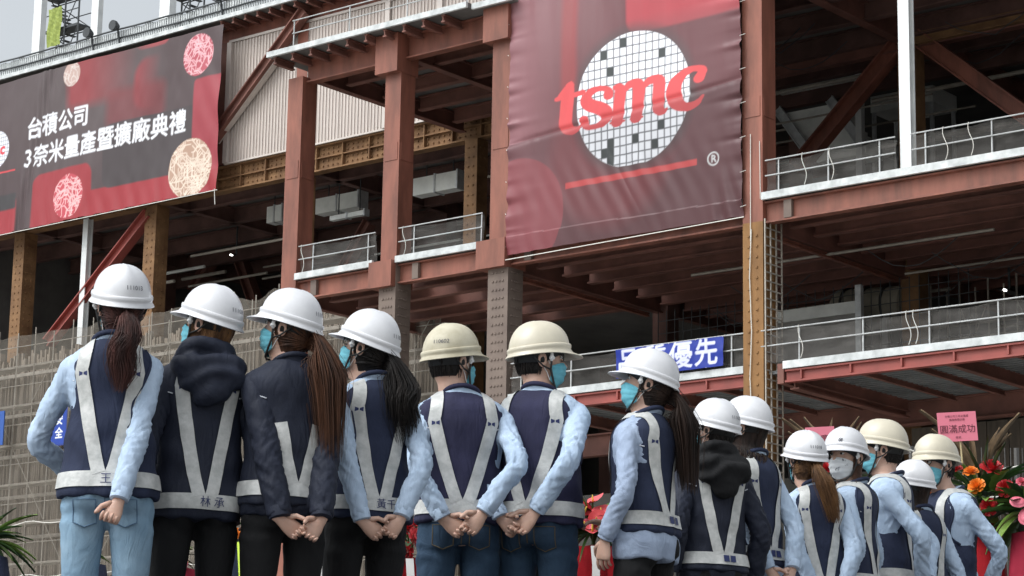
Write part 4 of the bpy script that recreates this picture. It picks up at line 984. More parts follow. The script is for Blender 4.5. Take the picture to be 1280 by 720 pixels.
    for s_ in (1, -1):
        Sh, E, Wr, hd, hn = armcurve[s_]; g = 0 if not jacket else .010; u = (Wr-E).normalized(); We = E+(Wr-E)*.93
        limb(ms, [(s_*.08,-.012,1.345,.046+g),(Sh.x*.97,Sh.y,Sh.z-.004,.048+g),((Sh.x*2+E.x)/3,(Sh.y*2+E.y)/3,(Sh.z*2+E.z)/3,.047+g),(E.x,E.y,E.z,.041+g),((E.x+We.x)/2,(E.y+We.y)/2,(E.z+We.z)/2,.041+g),(We.x,We.y,We.z,.036+g)], k, 16)
    me = bake(ms, .0085, 3)
    segs = []
    for s_ in (1, -1):
        Sh, E, Wr, hd, hn = armcurve[s_]; segs += [(Sh*k, E*k, 0, a_), (E*k, Wr*k, a_, b_)]
    def fold(c):
        best = 1e9; t_ = 0; 
        for p, q, o, L in segs:
            d = q-p; t = max(0, min(1, (c-p).dot(d)/d.length_squared)); ds = (c-p-d*t).length
            if ds < best: best, t_, ax, pp_ = ds, o+t*L, d, p+d*t
        n1 = noise.noise(c*11+V(seed*3.1, 0, 0)); n2 = noise.noise(c*26+V(0, seed*2.3, 5))
        w = 0
        if best < .1*k:
            r_ = (c-pp_); ang = math.atan2(r_.x, r_.y+r_.z*.5); en = .35+.9*math.exp(-((t_-a_)/.11)**2)+.55*math.exp(-((t_-a_-b_)/.09)**2)
            q1 = noise.noise(V(t_*17+ang*1.1, ang*.55+t_*3, seed*1.7)); q2 = noise.noise(V(t_*34-ang*1.4, ang*.8, seed*2.9+4)); w = (.3+en)*((.34-abs(q1))*1.9+(.28-abs(q2))*1.1)
        return k*(.0035*n1+.0012*n2+(.0066 if not jacket else .0070)*w)
    displace(me, fold)
    if tail: displace(me, lambda c: .005*math.sin(math.atan2(c.x, c.y)*7+3*noise.noise(c*5))*max(0, 1-(c.z/k-.82)/.12))
    sbv = bvh_of(me); finish(me, 'jacket' if jacket else 'shirt', S_, root)
    for s_ in (1, -1):                                               # cuffs
        Sh, E, Wr, hd, hn = armcurve[s_]; u = (Wr-E).normalized(); g = .006 if jacket else 0
        c = MB(); c.tube([(E+(Wr-E)*f_)*k for f_ in (.80,.82,.97,.985)], [(.034+g)*k,(.0385+g)*k,(.0365+g)*k,(.031+g)*k], 16); c.build('cuff', S_, root, True, 50)
    col_m = M['shirt'] if not hood else vm
    if not hood:
        c = MB(); rows = [[V((.066+.010*j_)*math.sin(a)+nb.x, nb.y+.004+(.062+.008*j_)*-math.cos(a), 1.462-.032*j_+.006*math.cos(a)*(1-j_))*k for j_ in (0, .4, 1, 1.15)] for a in [-2.4+4.8*i/24 for i in range(25)]]
        grid(c, rows); c.build('collar', M['shirt'], root, True)
    # ---- vest
    hemz = belt-.065; hip = .004
    mv = torso_mb(sex, .023 if not jacket else .026, hemz, 1.452, k, hem=hip, boxy=True, armhole=not jacket)
    me = bake(mv, .0100, 1)
    def vfold(c):
        z = c.z/k; a = math.atan2(c.x, -c.y); n1 = noise.noise(V(c.x*9, c.y*9, c.z*5+seed)); n2 = noise.noise(V(c.x*22+seed, c.y*22, c.z*13))
        d_ = .007*n1+.003*n2+.004*math.sin(z*34+a*3+3*n1)*math.exp(-((z-1.05)/.10)**2)+.005*math.sin(a*8+seed+2*n1)*max(0, 1-(z-hemz)/.14)
        return k*d_
    displace(me, vfold); bv = bvh_of(me); vo = finish(me, 'vest', vm, root)
    nx = MB(); nx.tube([V(.075*math.cos(a)+nb.x, nb.y-.004+.070*math.sin(a), 1.444-.03*math.sin(a)+.004)*k for a in [2*PI*i/24 for i in range(25)]], .011*k, 8); nx.build('neck_binding', vm, vo, True)
    if not jacket:
        for s_ in (1, -1):
            loop = []
            for fb, zs in ((-1, [1.10+.0165*i for i in range(20)]), (1, [1.41-.0165*i for i in range(20)])):
                for z in zs:
                    last = None
                    for i in range(8, 46):
                        a = (i/45)*PI*.56; o_ = V(s_*math.sin(a), fb*math.cos(a), 0); h = bv.ray_cast((V(0, -.01, z)+o_*.6)*k, -o_, 2)
                        if h[0] is None: continue
                        nr = sbv.find_nearest(h[0])
                        if (h[0]-nr[0]).dot(nr[1]) < -.0005: break
                        last = h[0]+h[1]*.0005
                    if last is not None: loop.append(last)
            for fb, an in ((1, [.38+.02*i for i in range(7)]), (-1, [.50-.02*i for i in range(7)])):   # under the arm
                for af in an:
                    o_ = V(s_*math.sin(af*PI), fb*math.cos(af*PI), 0)
                    for j in range(34):
                        z = 1.26-.008*j; h = bv.ray_cast((V(0, -.01, z)+o_*.6)*k, -o_, 2)
                        if h[0] is None: continue
                        nr = sbv.find_nearest(h[0])
                        if (h[0]-nr[0]).dot(nr[1]) > .0005: loop.append(h[0]+h[1]*.0005); break
            runs = [[]]
            for p in loop:
                if runs[-1] and (p-runs[-1][-1]).length > .04*k: runs.append([])
                runs[-1].append(p)
            run = max(runs, key=len)
            if len(run) > 8:
                for _ in range(3): run = [run[0]]+[(run[i-1]+run[i]*2+run[i+1])/4 for i in range(1, len(run)-1)]+[run[-1]]
                bb = MB(); bb.tube(run, .0075*k, 7); bb.build('armhole_binding', vm, vo, True)
    tape = M['tape']
    if straps:
        sw = .104 if sex == 'f' else .122
        for s_ in (1, -1):
            pts = []; zb = belt+.02
            for i in range(21):
                t = i/20; z = zb+(1.32-zb)*t; x = s_*(.024+(sw-.024)*(t**.85)); pts.append((x, z))
            path = []
            for i, (x, z) in enumerate(pts):
                j = min(i+1, 20); q = pts[j]; p = pts[j-1]; tv = V(q[0]-p[0], 0, q[1]-p[1]).normalized(); path.append((V(x, -.6, z)*k, V(0, 1, 0), V(tv.z, 0, -tv.x)))
            for i in range(1, 22):
                be = -PI/2+PI*i/22; d = V(0, -math.sin(be), -math.cos(be)); cpt = V(s_*(sw-.018*math.cos(be)), -.02, 1.32); path.append(((cpt-d*.5)*k, d, V(1, 0, 0)))
            for i in range(17):
                t = i/16; z = 1.32-(1.32-zb)*t; path.append((V(s_*(sw-.03*t), .6, z)*k, V(0, -1, 0), V(1, 0, 0)))
            path = [q_ for q_ in path if not strap_top or (q_[0].y < -.5 and q_[0].z < strap_top*k)]; rows = strip(bv, path, .051*k, .005*k); m = MB(); grid(m, rows); so_ = m.build('reflective_strap', tape, vo, True)
            # small dark emblem on the shoulder part
            lp = V(s_*(sw-.004), -.6, 1.31)*k; mk = MB(); rt = V(1, 0, 0)
            for dxm in (-1, 1):
                q = []
                for ax_, az_ in ((.002,-.005),(.016,-.010),(.016,.009),(.002,.004)):
                    h = bv.ray_cast(lp+V(dxm*ax_, 0, az_)*k, V(0, 1, 0), 3)
                    if h[0]: q.append(h[0]-V(0, .0085, 0)*k)
                if len(q) == 4: mk.add(q, [(0, 1, 2, 3)])
            if mk.v and not strap_top: mk.build('emblem', M['ink'], so_)
    n = 64; rows = []
    for i in range(n+1):
        a = 2*PI*i/n; d = V(-math.sin(a), math.cos(a), 0); row = []
        for j in range(5):
            z = belt-.030+.060*j/4; h = bv.ray_cast(V(math.sin(a), -math.cos(a), z/1)*.6*V(1,1,0).length/1.4142+V(0, 0, z*k-.0) if False else V(math.sin(a)*.6, -math.cos(a)*.6, z*k), d, 2)
            p = h[0] if h[0] else V(0, 0, z*k); row.append(p-d*.006*k)
        rows.append(row)
    gap = (11, 14) if waistgap else (99, 99)
    m = MB(); seg_ = [r_ for i, r_ in enumerate(rows) if not gap[0] < i < gap[1]]
    if waistgap: grid(m, rows[:12]); grid(m, rows[14:])
    else: grid(m, rows)
    bo = m.build('reflective_belt', tape, vo, True)
    if nametext: text_on(bv, nametext, V(.03, -.6, belt)*k, V(0, 1, 0), V(1, 0, 0), V(0, 0, 1), .045*k, M['ink'], bo, .0105, .0, 'name_print')
    for s_ in (1, -1):                                               # piping at the shoulder blades
        q = []
        for i in range(7):
            h = bv.ray_cast(V(s_*(.135+.010*i), -.6, 1.285+.004*i)*k, V(0, 1, 0), 3)
            if h[0]: q.append(h[0]-V(0, .003, 0)*k)
        if len(q) > 2: pb = MB(); pb.tube(q, .0028*k, 5); pb.build('piping', M['thread'], vo)
    # ---- hood
    if hood:
        hm = MB()
        for (cx, cy, cz, rx, ry, rz) in ((0,-.135,1.36,.145,.062,.085),(-.07,-.125,1.39,.085,.06,.06),(.07,-.125,1.39,.085,.06,.06),(0,-.15,1.31,.085,.045,.075)):
            hm.rings([[V(cx+rx*math.cos(a)*math.cos(b), cy+ry*math.sin(a)*math.cos(b), cz+rz*math.sin(b))*k for a in [2*PI*i/20 for i in range(20)]] for b in [-1.4+2.8*j/10 for j in range(11)]])
        hm.tube([V((.098+.02*math.sin(a)**2)*math.cos(a), -.03+.088*math.sin(a), 1.432-.04*math.sin(a)+(.02 if math.sin(a) < 0 else 0))*k for a in [2*PI*i/24 for i in range(25)]], .032*k, 10)
        hmesh = bake(hm, .010, 6); displace(hmesh, lambda c: .008*noise.noise(c*13)+.010*math.sin(c.z*52/k+5*noise.noise(c*6)+abs(c.x)*18)*.7+.006*abs(noise.noise(c*25))); finish(hmesh, 'hood', M['black'] if hood == 'black' else vm, root)
    # ---- trousers, shoes
    tr = torso_mb('f' if sex == 'f' else 'm', .006, .80, 1.0, k, n=8)
    for s_ in (1, -1):
        limb(tr, [(s_*.086,-.004,.89,.088),(s_*.092,0,.74,.086),(s_*.094,.008,.60,.075),(s_*.095,.012,.47,.064),(s_*.095,-.004,.32,.062),(s_*.097,-.012,.09,.056)], k, 16)
        hb_ = .072 if sex == 'f' else .066; tr.rings([[V(s_*.072+hb_*math.cos(a)*math.cos(b), -.055+(.082 if sex == 'f' else .068)*math.sin(a)*math.cos(b), .855+.095*math.sin(b))*k for a in [2*PI*i/18 for i in range(18)]] for b in [-1.4+2.8*j/10 for j in range(11)]])
    me = bake(tr, .0115, 3)
    def pf(c):
        z = c.z/k; n1 = noise.noise(c*10+V(seed, 0, 0)); lg = .003*n1+.0018*noise.noise(c*24)
        lg += .0045*math.sin(z*75+c.x*20+4*n1)*(math.exp(-((z-.77)/.05)**2)+.8*math.exp(-((z-.46)/.08)**2)+.5*math.exp(-((z-.15)/.1)**2)); return lg*k
    displace(me, pf); tb = bvh_of(me); to = finish(me, 'trousers', M[trousers], root)
    if 'jeans' in trousers:
        for s_ in (1, -1):
            pk = MB(); shape = [(.030,.945),(.118,.95),(.118,.87),(.076,.845),(.032,.868)]
            rr = []
            for j in range(7):
                row = []
                for i in range(7):
                    u_, v_ = i/6, j/6; zt = min(.938, hemz-.012); zb = zt-.083-.018*(1-abs(2*u_-1)); x = s_*(.034+.086*u_); h = tb.ray_cast(V(x, -.6, zt+(zb-zt)*v_)*k, V(0, 1, 0), 3); row.append((h[0] if h[0] else V(x, -.12, .9)*k)-V(0, .005, 0)*k)
                rr.append(row)
            grid(pk, rr); po_ = pk.build('pocket', M[trousers], to, True)
            ol = rr[0]+[r_[-1] for r_ in rr[1:]]+rr[-1][::-1][1:]+[r_[0] for r_ in rr[::-1][1:]]; sm_ = MB(); sm_.tube([p-V(0, .001, 0) for p in ol], .0022*k, 4); sm_.build('stitching', M['seam_'+trousers], po_)
        for pth in ([(0, .975-.012*i) for i in range(15)], [(-.15+.02*i, .965-.02*math.sin(i/15*PI)) for i in range(16)]):
            q = []
            for x, z in pth:
                h = tb.ray_cast(V(x, -.6, z)*k, V(0, 1, 0), 3)
                if h[0]: q.append(h[0]-V(0, .001, 0))
            if len(q) > 3: sm_ = MB(); sm_.tube(q, .0025*k, 4); sm_.build('seam', M['seam_'+trousers], to)
    for s_ in (1, -1):
        sh = MB(); sh.rings([[V(s_*.097+w_*math.cos(a), y_, max(.0, zc+h_*math.sin(a)))*k for a in [2*PI*i/14 for i in range(14)]] for y_, w_, h_, zc in ((-.085,.022,.03,.035),(-.075,.034,.045,.045),(-.03,.038,.06,.055),(.04,.040,.045,.045),(.11,.044,.034,.034),(.16,.036,.026,.026),(.18,.018,.016,.018))]); sh.build('shoe', M['sole'], root, True)
    # ---- hair
    hmx = M[hair]; hc = MB(); rows = []; short = style == 'short'
    ph0 = 1.15 if not short else 1.45; zlo = .018 if not short else .055
    for i in range(49):
        ph = ph0+(2*PI-2*ph0)*i/48; row = []
        side = max(0, 1-abs(ph-PI)/(PI-ph0))
        for j in range(13):
            zl = zlo+(.075 if not short else .055)*(1-min(1, side*3.2)); z = zl+(.205-zl)*j/12
            off = (.010 if not short else .005)+.004*noise.noise(V(ph*9, z*12, seed))+.0025*math.sin(ph*60+3*noise.noise(V(ph*4, z*9, seed)))
            off *= min(1, .3+j*.35); row.append(hv(hpoint(ph, z, off)))
        rows.append(row)
    grid(hc, rows); ho = hc.build('hair', hmx, root, True)
    def strand(mb_, pts, r0):
        c = spline([tuple(p) for p in pts], 3); n_ = len(c); mb_.tube([V(*p) for p in c], [r0*k*(1-.75*(i/(n_-1))**2) for i in range(n_)], 4, cap=False)
    if style == 'pony':
        base = hv(V(0, -.112, .075)); back = (HM.to_3x3() @ V(0, -1, 0)).normalized(); pt = MB()
        for j in range(620):
            a, q = R.uniform(0, 2*PI), math.sqrt(R.uniform(0, 1)); ox, oy = math.cos(a)*q, math.sin(a)*q; L = plen*R.uniform(.62, 1.05)*k; fly = 1.45 if j % 14 == 0 else 1; ox *= fly; oy *= fly; side = V(-back.y, back.x, 0)
            w = pw*k; cu = pcurl*R.uniform(.7, 1.3); phs = R.uniform(-.5, .5)
            pts = [base+side*ox*.012+V(0, 0, oy*.012)-back*.02, base+back*.032*k+side*ox*w*.55+V(0, 0, .008+oy*w*.5)]
            for t in (.25, .5, .75, 1):
                wig = cu*math.sin(t*9+phs+ox)*k
                pts.append(base+back*(.045+.012*math.sin(t*3)+psway[1]*t+oy*w*(.9-.35*t)/k)*k+side*(ox*w*(1.05-.35*t*t)+psway[0]*t*k+wig)+V(0, 0, -L*t))
            strand(pt, pts, R.uniform(.0011, .0024)*(1 if j % 14 else .6))
        for j in range(130):                                         # combed hair gathered at the tie
            ph = PI+R.uniform(-1.7, 1.7); z0 = R.uniform(.04, .15); pts = [hv(hpoint(PI+(ph-PI)*(1-t), z0+(.075-z0)*t, .011+.006*math.sin(t*PI))) for t in (0, .35, .7, 1)]; strand(pt, pts, .0024)
        po = pt.build('ponytail', hmx, ho, True)
        tie = MB(); tie.tube([base+back*.018*k+(V(-back.y, back.x, 0)*math.cos(a)+V(0, 0, 1)*math.sin(a))*.021*k for a in [2*PI*i/14 for i in range(15)]], .007*k, 6); tie.build('hair_tie', M['black'], ho)
    if style == 'loose':
        pt = MB()
        for j in range(560):
            ph = R.uniform(ph0*.95, 2*PI-ph0*.95); p0 = hv(hpoint(ph, R.uniform(.07, .13), .010)); out = V(p0.x-HP.x*k, p0.y-HP.y*k, 0).normalized(); L = loose*R.uniform(.75, 1.05)*k; phs = R.uniform(0, 6)
            p1 = hv(hpoint(ph, .03, .022)); pts = [p0, p1]
            for t in (.4, .7, 1): pts.append(p1+out*(.018+.02*t)*k+V(0, 0, -L*t)+V(math.sin(phs+t*5), math.cos(phs+t*4), 0)*.010*k)
            strand(pt, pts, R.uniform(.0012, .0026))
        pt.build('loose_hair', hmx, ho, True)
    if short:
        pt = MB()
        for j in range(90):
            ph = PI+R.uniform(-1.5, 1.5); z0 = R.uniform(.05, .11); strand(pt, [hv(hpoint(ph, z0+.03, .004)), hv(hpoint(ph, z0+.012, .008)), hv(hpoint(ph+R.uniform(-.05,.05), z0-.006, .006))], .0032)
        pt.build('cropped_hair', hmx, ho, True)
    # ---- helmet
    hm_ = helmet_meshes(); sm = M[helmet]
    def place(mb_, name, m, par, sm_=True, ang=None):
        q = MB(); q.v = [tuple(hv(Vector(p))) for p in mb_.v]; q.f = mb_.f; return q.build(name, m, par, sm_, ang)
    he = place(hm_['shell'], 'helmet', sm, root); place(hm_['rim'], 'rim', sm, he, True, 60); place(hm_['band'], 'suspension_band', M['hole'], he)
    for s_ in (1, -1):
        cs = MB(); a0, b0, c0 = V(s_*.092, .030, .128), V(s_*.081, .030, .07), V(s_*.040, .060, -.006)
        cs.tube([hv(p) for p in (a0, V(s_*.089, .03, .10), b0, V(s_*.066, .045, .02), c0, V(0, .070, -.014))], .0048*k, 6); cs.tube([hv(p) for p in (V(s_*.090, -.05, .125), V(s_*.086, -.005, .085), b0)], .004*k, 6); cs.build('chin_strap', M['hole'], he, True)
        cb = MB(); cb.tube([hv(V(s_*.097, .030, .140)), hv(V(s_*.098, .030, .120)), hv(V(s_*.090, .030, .108))], [.006*k,.010*k,.006*k], 8); cb.tube([hv(V(s_*.096, .020, .118)), hv(V(s_*.096, .042, .118))], .006*k, 6); cb.build('strap_clip', M['white_cord'], he)
    if number:
        s_, loc = number[:2]; nsz = number[2] if len(number) > 2 else .024; q = bvh_of(bpy.data.meshes[he.data.name]); ang = math.radians(loc); d3 = HM.to_3x3()
        o3 = hv(V(math.sin(ang)*.3, math.cos(ang)*.3, .200)); dd = (d3 @ V(-math.sin(ang), -math.cos(ang), 0)).normalized(); upv = (d3 @ V(0, 0, 1)).normalized(); rv = dd.cross(upv)
        text_on(q, s_, o3, dd, rv, upv, nsz*k, M['helmet_ink'], he, .003, .0, 'number_print')
    fb = None
    # ---- mask
    if mask:
        P_ = []
        for i in range(25):
            ph = -1.12+2.24*i/24; row = []
            for j in range(13):
                v_ = j/12; zt = .112-.020*abs(ph)**1.6; zb = -.004+.045*abs(ph)**1.8*.6; z = zb+(zt-zb)*v_
                puff = .010+.007*math.cos(ph*1.2)*math.sin(v_*PI)**.7+.008*math.exp(-(ph/.28)**2)*math.exp(-((v_-.82)/.2)**2)+.0028*math.sin(v_*24)*math.cos(ph); row.append(hv(hpoint(ph, max(z, .004), puff)+V(0, 0, min(0, z-.004))))
            P_.append(row)
        mk = MB(); grid(mk, P_); mo = mk.build('face_mask', M[mask], root, True)
        for s_ in (1, -1):
            lp = MB()
            for zz, ez in ((.085,.135),(.030,.088)): lp.tube([hv(hpoint(s_*1.10, zz, .010)), hv(hpoint(s_*1.32, (zz+ez)/2, .008)), hv(hpoint(s_*1.60, ez, .010))], .0018*k, 5)
            lp.build('ear_loop', M['white_cord'], mo)
    if glasses:
        gl = MB()
        for s_ in (1, -1):
            gl.tube([hv(V(s_*.033+.026*math.cos(a), .098-.012*abs(math.cos(a)*.5+s_*0), .132+.017*math.sin(a))) for a in [2*PI*i/16 for i in range(17)]], .0022*k, 5); gl.tube([hv(V(s_*.058, .090, .137)), hv(V(s_*.078, .03, .134)), hv(V(s_*.080, -.01, .128))], .0025*k, 5)
        gl.tube([hv(V(-.010,.101,.135)), hv(V(0,.104,.138)), hv(V(.010,.101,.135))], .0022*k, 5); gl.build('glasses', M['hole'], root, True)
    return root
person(152, 329, 1.70, 'f', 4, 20, 12, -6, 'worker in light blue jeans and navy vest with wavy auburn ponytail', 'right_back', alow=.11, arml=1.1, trousers='jeans_light', hair='hair_auburn', plen=.27, pw=.055, psway=(-.03,0), pcurl=.016, belt=.905, number=('111013', 168), nametext='王 ●', seed=1)
person(258, 353, 1.70, 'f', 22, 62, 14, -2, 'worker in hooded navy jacket with tan hair tucked into the hood', 'down', vest='navy_jacket', sleeves='navy_jacket', hair='hair_tan', style='loose', loose=.10, belt=.86, hood=True, number=('111008', 182), nametext='林 承', seed=2)
person(358, 358, 1.69, 'f', 28, 72, 11, 8, 'worker in plain navy jacket with long straight brown ponytail', 'clasp', vest='navy_jacket', sleeves='navy_jacket', hair='hair_brown', plen=.43, pw=.095, psway=(.0, .05), belt=.93, alow=.12, arml=1.1, strap_top=1.2, number=('111010', 182), seed=3)
person(455, 384, 1.68, 'f', 24, 68, 15, 16, 'worker with wavy dark ponytail, light blue sleeves and black trousers', 'clasp', hair='hair_black', plen=.31, pw=.10, psway=(.02, .03), pcurl=.03, belt=.925, alow=.06, arml=1.05, number=('111007', 182), nametext='黃千', glasses=True, seed=4)
person(567, 402, 1.80, 'm', 8, -48, 4, 10, 'worker in a scuffed cream helmet with dark jeans and clasped hands', 'clasp', trousers='jeans_dark', vest='navy_purple', helmet='old_shell', hair='hair_black', style='short', belt=.96, number=('110602', 150), seed=5)
person(676, 399, 1.83, 'm', -24, -76, 2, 4, 'worker in a clean cream helmet and dark jeans beside the scuffed helmet', 'clasp', trousers='jeans_dark', vest='navy_purple', helmet='cream_shell', hair='hair_black', style='short', belt=.95, glasses=True, seed=6)
person(804, 433, 1.70, 'f', 55, 84, 13, 0, 'worker in profile with long dark ponytail and untucked grey-blue shirt', 'left_only', sleeves='shirt_grey', hair='hair_dark', plen=.38, pw=.085, psway=(.03, .03), belt=.97, tail=1, waistgap=True, nametext='■ ■', seed=7)
person(890, 496, 1.64, 'f', 22, 52, 10, 0, 'worker in black hooded jacket standing behind the profile worker', 'down', vest='navy_jacket', sleeves='navy_jacket', hair='hair_black', style='short', belt=.93, hood='black', number=('111022', 182), nametext='■■', seed=8)
person(930, 493, 1.72, 'f', 42, 62, 8, 6, 'worker with loose dark shoulder hair beside the rusty column', 'clasp_low', hair='hair_dark', style='loose', loose=.16, belt=.96, tail=1, mask='mask_white', nametext='■■', seed=9)
person(1005, 536, 1.63, 'f', 14, 22, 8, 12, 'worker with short tan ponytail between two loose-haired workers', 'clasp_low', hair='hair_tan', plen=.27, pw=.05, psway=(.08, .02), belt=.90, number=('111018', 182), nametext='吳 文', seed=10)
person(1058, 532, 1.70, 'f', 66, 138, 2, 6, 'worker glancing back in a white patterned mask with long brown hair', 'down', hair='hair_brown', style='loose', loose=.20, belt=.93, mask='mask_white', number=('※', -20, .05), seed=11)
person(1102, 522, 1.82, 'm', 76, 80, 4, 4, 'worker in cream helmet and khaki trousers with vest worn open', 'clasp', trousers='khaki', helmet='cream_shell', hair='hair_black', style='short', belt=.93, waistgap=True, seed=12)
person(1140, 573, 1.65, 'f', 30, 40, 6, 6, 'short worker with long loose dark hair behind the khaki trousers', 'down', hair='hair_dark', style='loose', loose=.36, belt=.93, seed=13)
person(1172, 541, 1.85, 'm', 108, 122, -2, 10, 'worker in cream helmet and glasses turned sideways before the flower stand', 'clasp', helmet='cream_shell', hair='hair_black', style='short', belt=.95, glasses=True, number=('※', 15, .045), seed=14)
# ------------------------------------------------------------------ flower stands behind the row
M['leaf'] = mat('green_leaf', (.035,.085,.022), .45, c2=(.07,.15,.035), vscale=9, coord='obj')
M['leaf_lime'] = mat('lime_leaf', (.14,.24,.04), .45, c2=(.20,.31,.07), vscale=9, coord='obj')
M['leaf_dark'] = mat('dark_green_leaf', (.018,.045,.018), .4, c2=(.035,.075,.025), vscale=9, coord='obj')
M['frond'] = mat('dry_brown_frond', (.10,.062,.032), .8, c2=(.17,.115,.06), vscale=8, coord='obj')
def petal_mat(n, c): return mat(n, c, .5, c2=tuple(min(1, x*1.35+.01) for x in c), vscale=25, coord='obj')
M['p_red'] = petal_mat('red_petal', (.36,.008,.012)); M['p_orange'] = petal_mat('orange_petal', (.62,.17,.012)); M['p_pink'] = petal_mat('pink_petal', (.56,.12,.17)); M['p_magenta'] = petal_mat('magenta_petal', (.50,.03,.30)); M['p_coral'] = petal_mat('coral_petal', (.52,.07,.08))
M['sp_yellow'] = mat('yellow_spadix', (.6,.42,.05), .6); M['red_cloth'] = mat('red_drape', (.20,.004,.008), .8, spec=.15, c2=(.28,.007,.012), vscale=6, coord='obj'); M['navy_cloth'] = M['navy']; M['pink_cloth'] = mat('deep_pink_drape', (.22,.014,.03), .8, spec=.15, c2=(.30,.022,.045), vscale=6, coord='obj')
M['ribbon_white'] = mat('white_ribbon', (.7,.68,.66), .5); M['bamboo'] = mat('bamboo_stick', (.5,.4,.22), .6)
M['card'] = mat('pink_card', (.72,.20,.27), .7); M['card_ink'] = mat('card_ink', (.10,.015,.03), .7); M['neon'] = mat('yellow_green_trim', (.55,.75,.05), .5)
_fl = {}
def fmesh(key, mb, m, smooth=True):
    if key not in _fl:
        me = bpy.data.meshes.new(key[0]); me.from_pydata(mb().v, [], mb().f); me.materials.append(M[m])
        if smooth: me.shade_smooth()
        _fl[key] = me
    return _fl[key]
def mb_leaf(n=8, w=.22):
    m = MB(); rows = []
    for i in range(n+1):
        t = i/n; hw = w*math.sin(PI*min(1, t*.93+.05))**.8*(1-t*.25); z = -.35*t*t; rows.append([V(-hw, t, z+.10*hw/w*.6), V(-hw*.5, t, z+.02), V(0, t, z-.02), V(hw*.5, t, z+.02), V(hw, t, z+.10*hw/w*.6)])
    grid(m, rows); return m
def mb_blade(): return mb_leaf(9, .035)
def mb_rose():
    m = MB(); R = random.Random(3)
    for layer, (n, r, tilt) in enumerate(((5,.28,80),(6,.42,60),(7,.5,35),(8,.55,12))):
        for i in range(n):
            a = 2*PI*i/n+layer*.5; rows = []
            for u in range(5):
                row = []
                for v in range(5):
                    s_ = (u/4-.5)*1.3; t = v/4; rr = .10+r*t; q = a+s_*(.9 if layer < 2 else .62)*(1-.25*t*t); zz = math.sin(math.radians(tilt))*t*.55+.12*math.sin(u/4*PI)*t*-.4+.05*R.uniform(-1, 1)*t; rr = .08+rr*math.cos(math.radians(tilt)*.8); row.append(V(rr*math.cos(q), rr*math.sin(q), zz))
                rows.append(row)
            grid(m, rows)
    return m
def mb_gerbera():
    m = MB()
    for ring, (n, r, z) in enumerate(((22,1.0,0),(18,.72,.08))):
        for i in range(n):
            a = 2*PI*i/n+ring*.15; rows = []
            for t in (0, .35, .7, .92, 1):
                w = .13*math.sin(min(1, .25+t)*PI*.62); q = V(math.cos(a), math.sin(a), 0); p = V(-math.sin(a), math.cos(a), 0); c = q*(.15+(r-.15)*t)*.5+V(0, 0, z+.12*t-.16*t*t); rows.append([c-p*w*.5, c+V(0, 0, .012), c+p*w*.5])
            grid(m, rows)
    m.rings([[V(r*math.cos(2*PI*i/12), r*math.sin(2*PI*i/12), z) for i in range(12)] for r, z in ((.15,.04),(.13,.11),(.05,.13))]); return m
def mb_anthurium():
    m = MB(); rows = []
    for i in range(13):
        a = -PI+2*PI*i/12; row = []
        for t in (0, .4, .75, 1): r = .5*t*(1-.35*abs(math.sin(a/2))**6)*(1+.25*math.cos(a)); row.append(V(r*math.sin(a), r*math.cos(a)+.08*t, .05*math.sin(a*3)*t+.10*t*t))
        rows.append(row)
    grid(m, rows); return m
def mb_spadix():
    m = MB(); m.tube([(0,.02,.0),(0,.08,.12),(0,.15,.26),(0,.18,.32)], [.045,.045,.035,.012], 8); return m
BLOOM = {'rose': mb_rose, 'gerbera': mb_gerbera, 'anthurium': mb_anthurium}
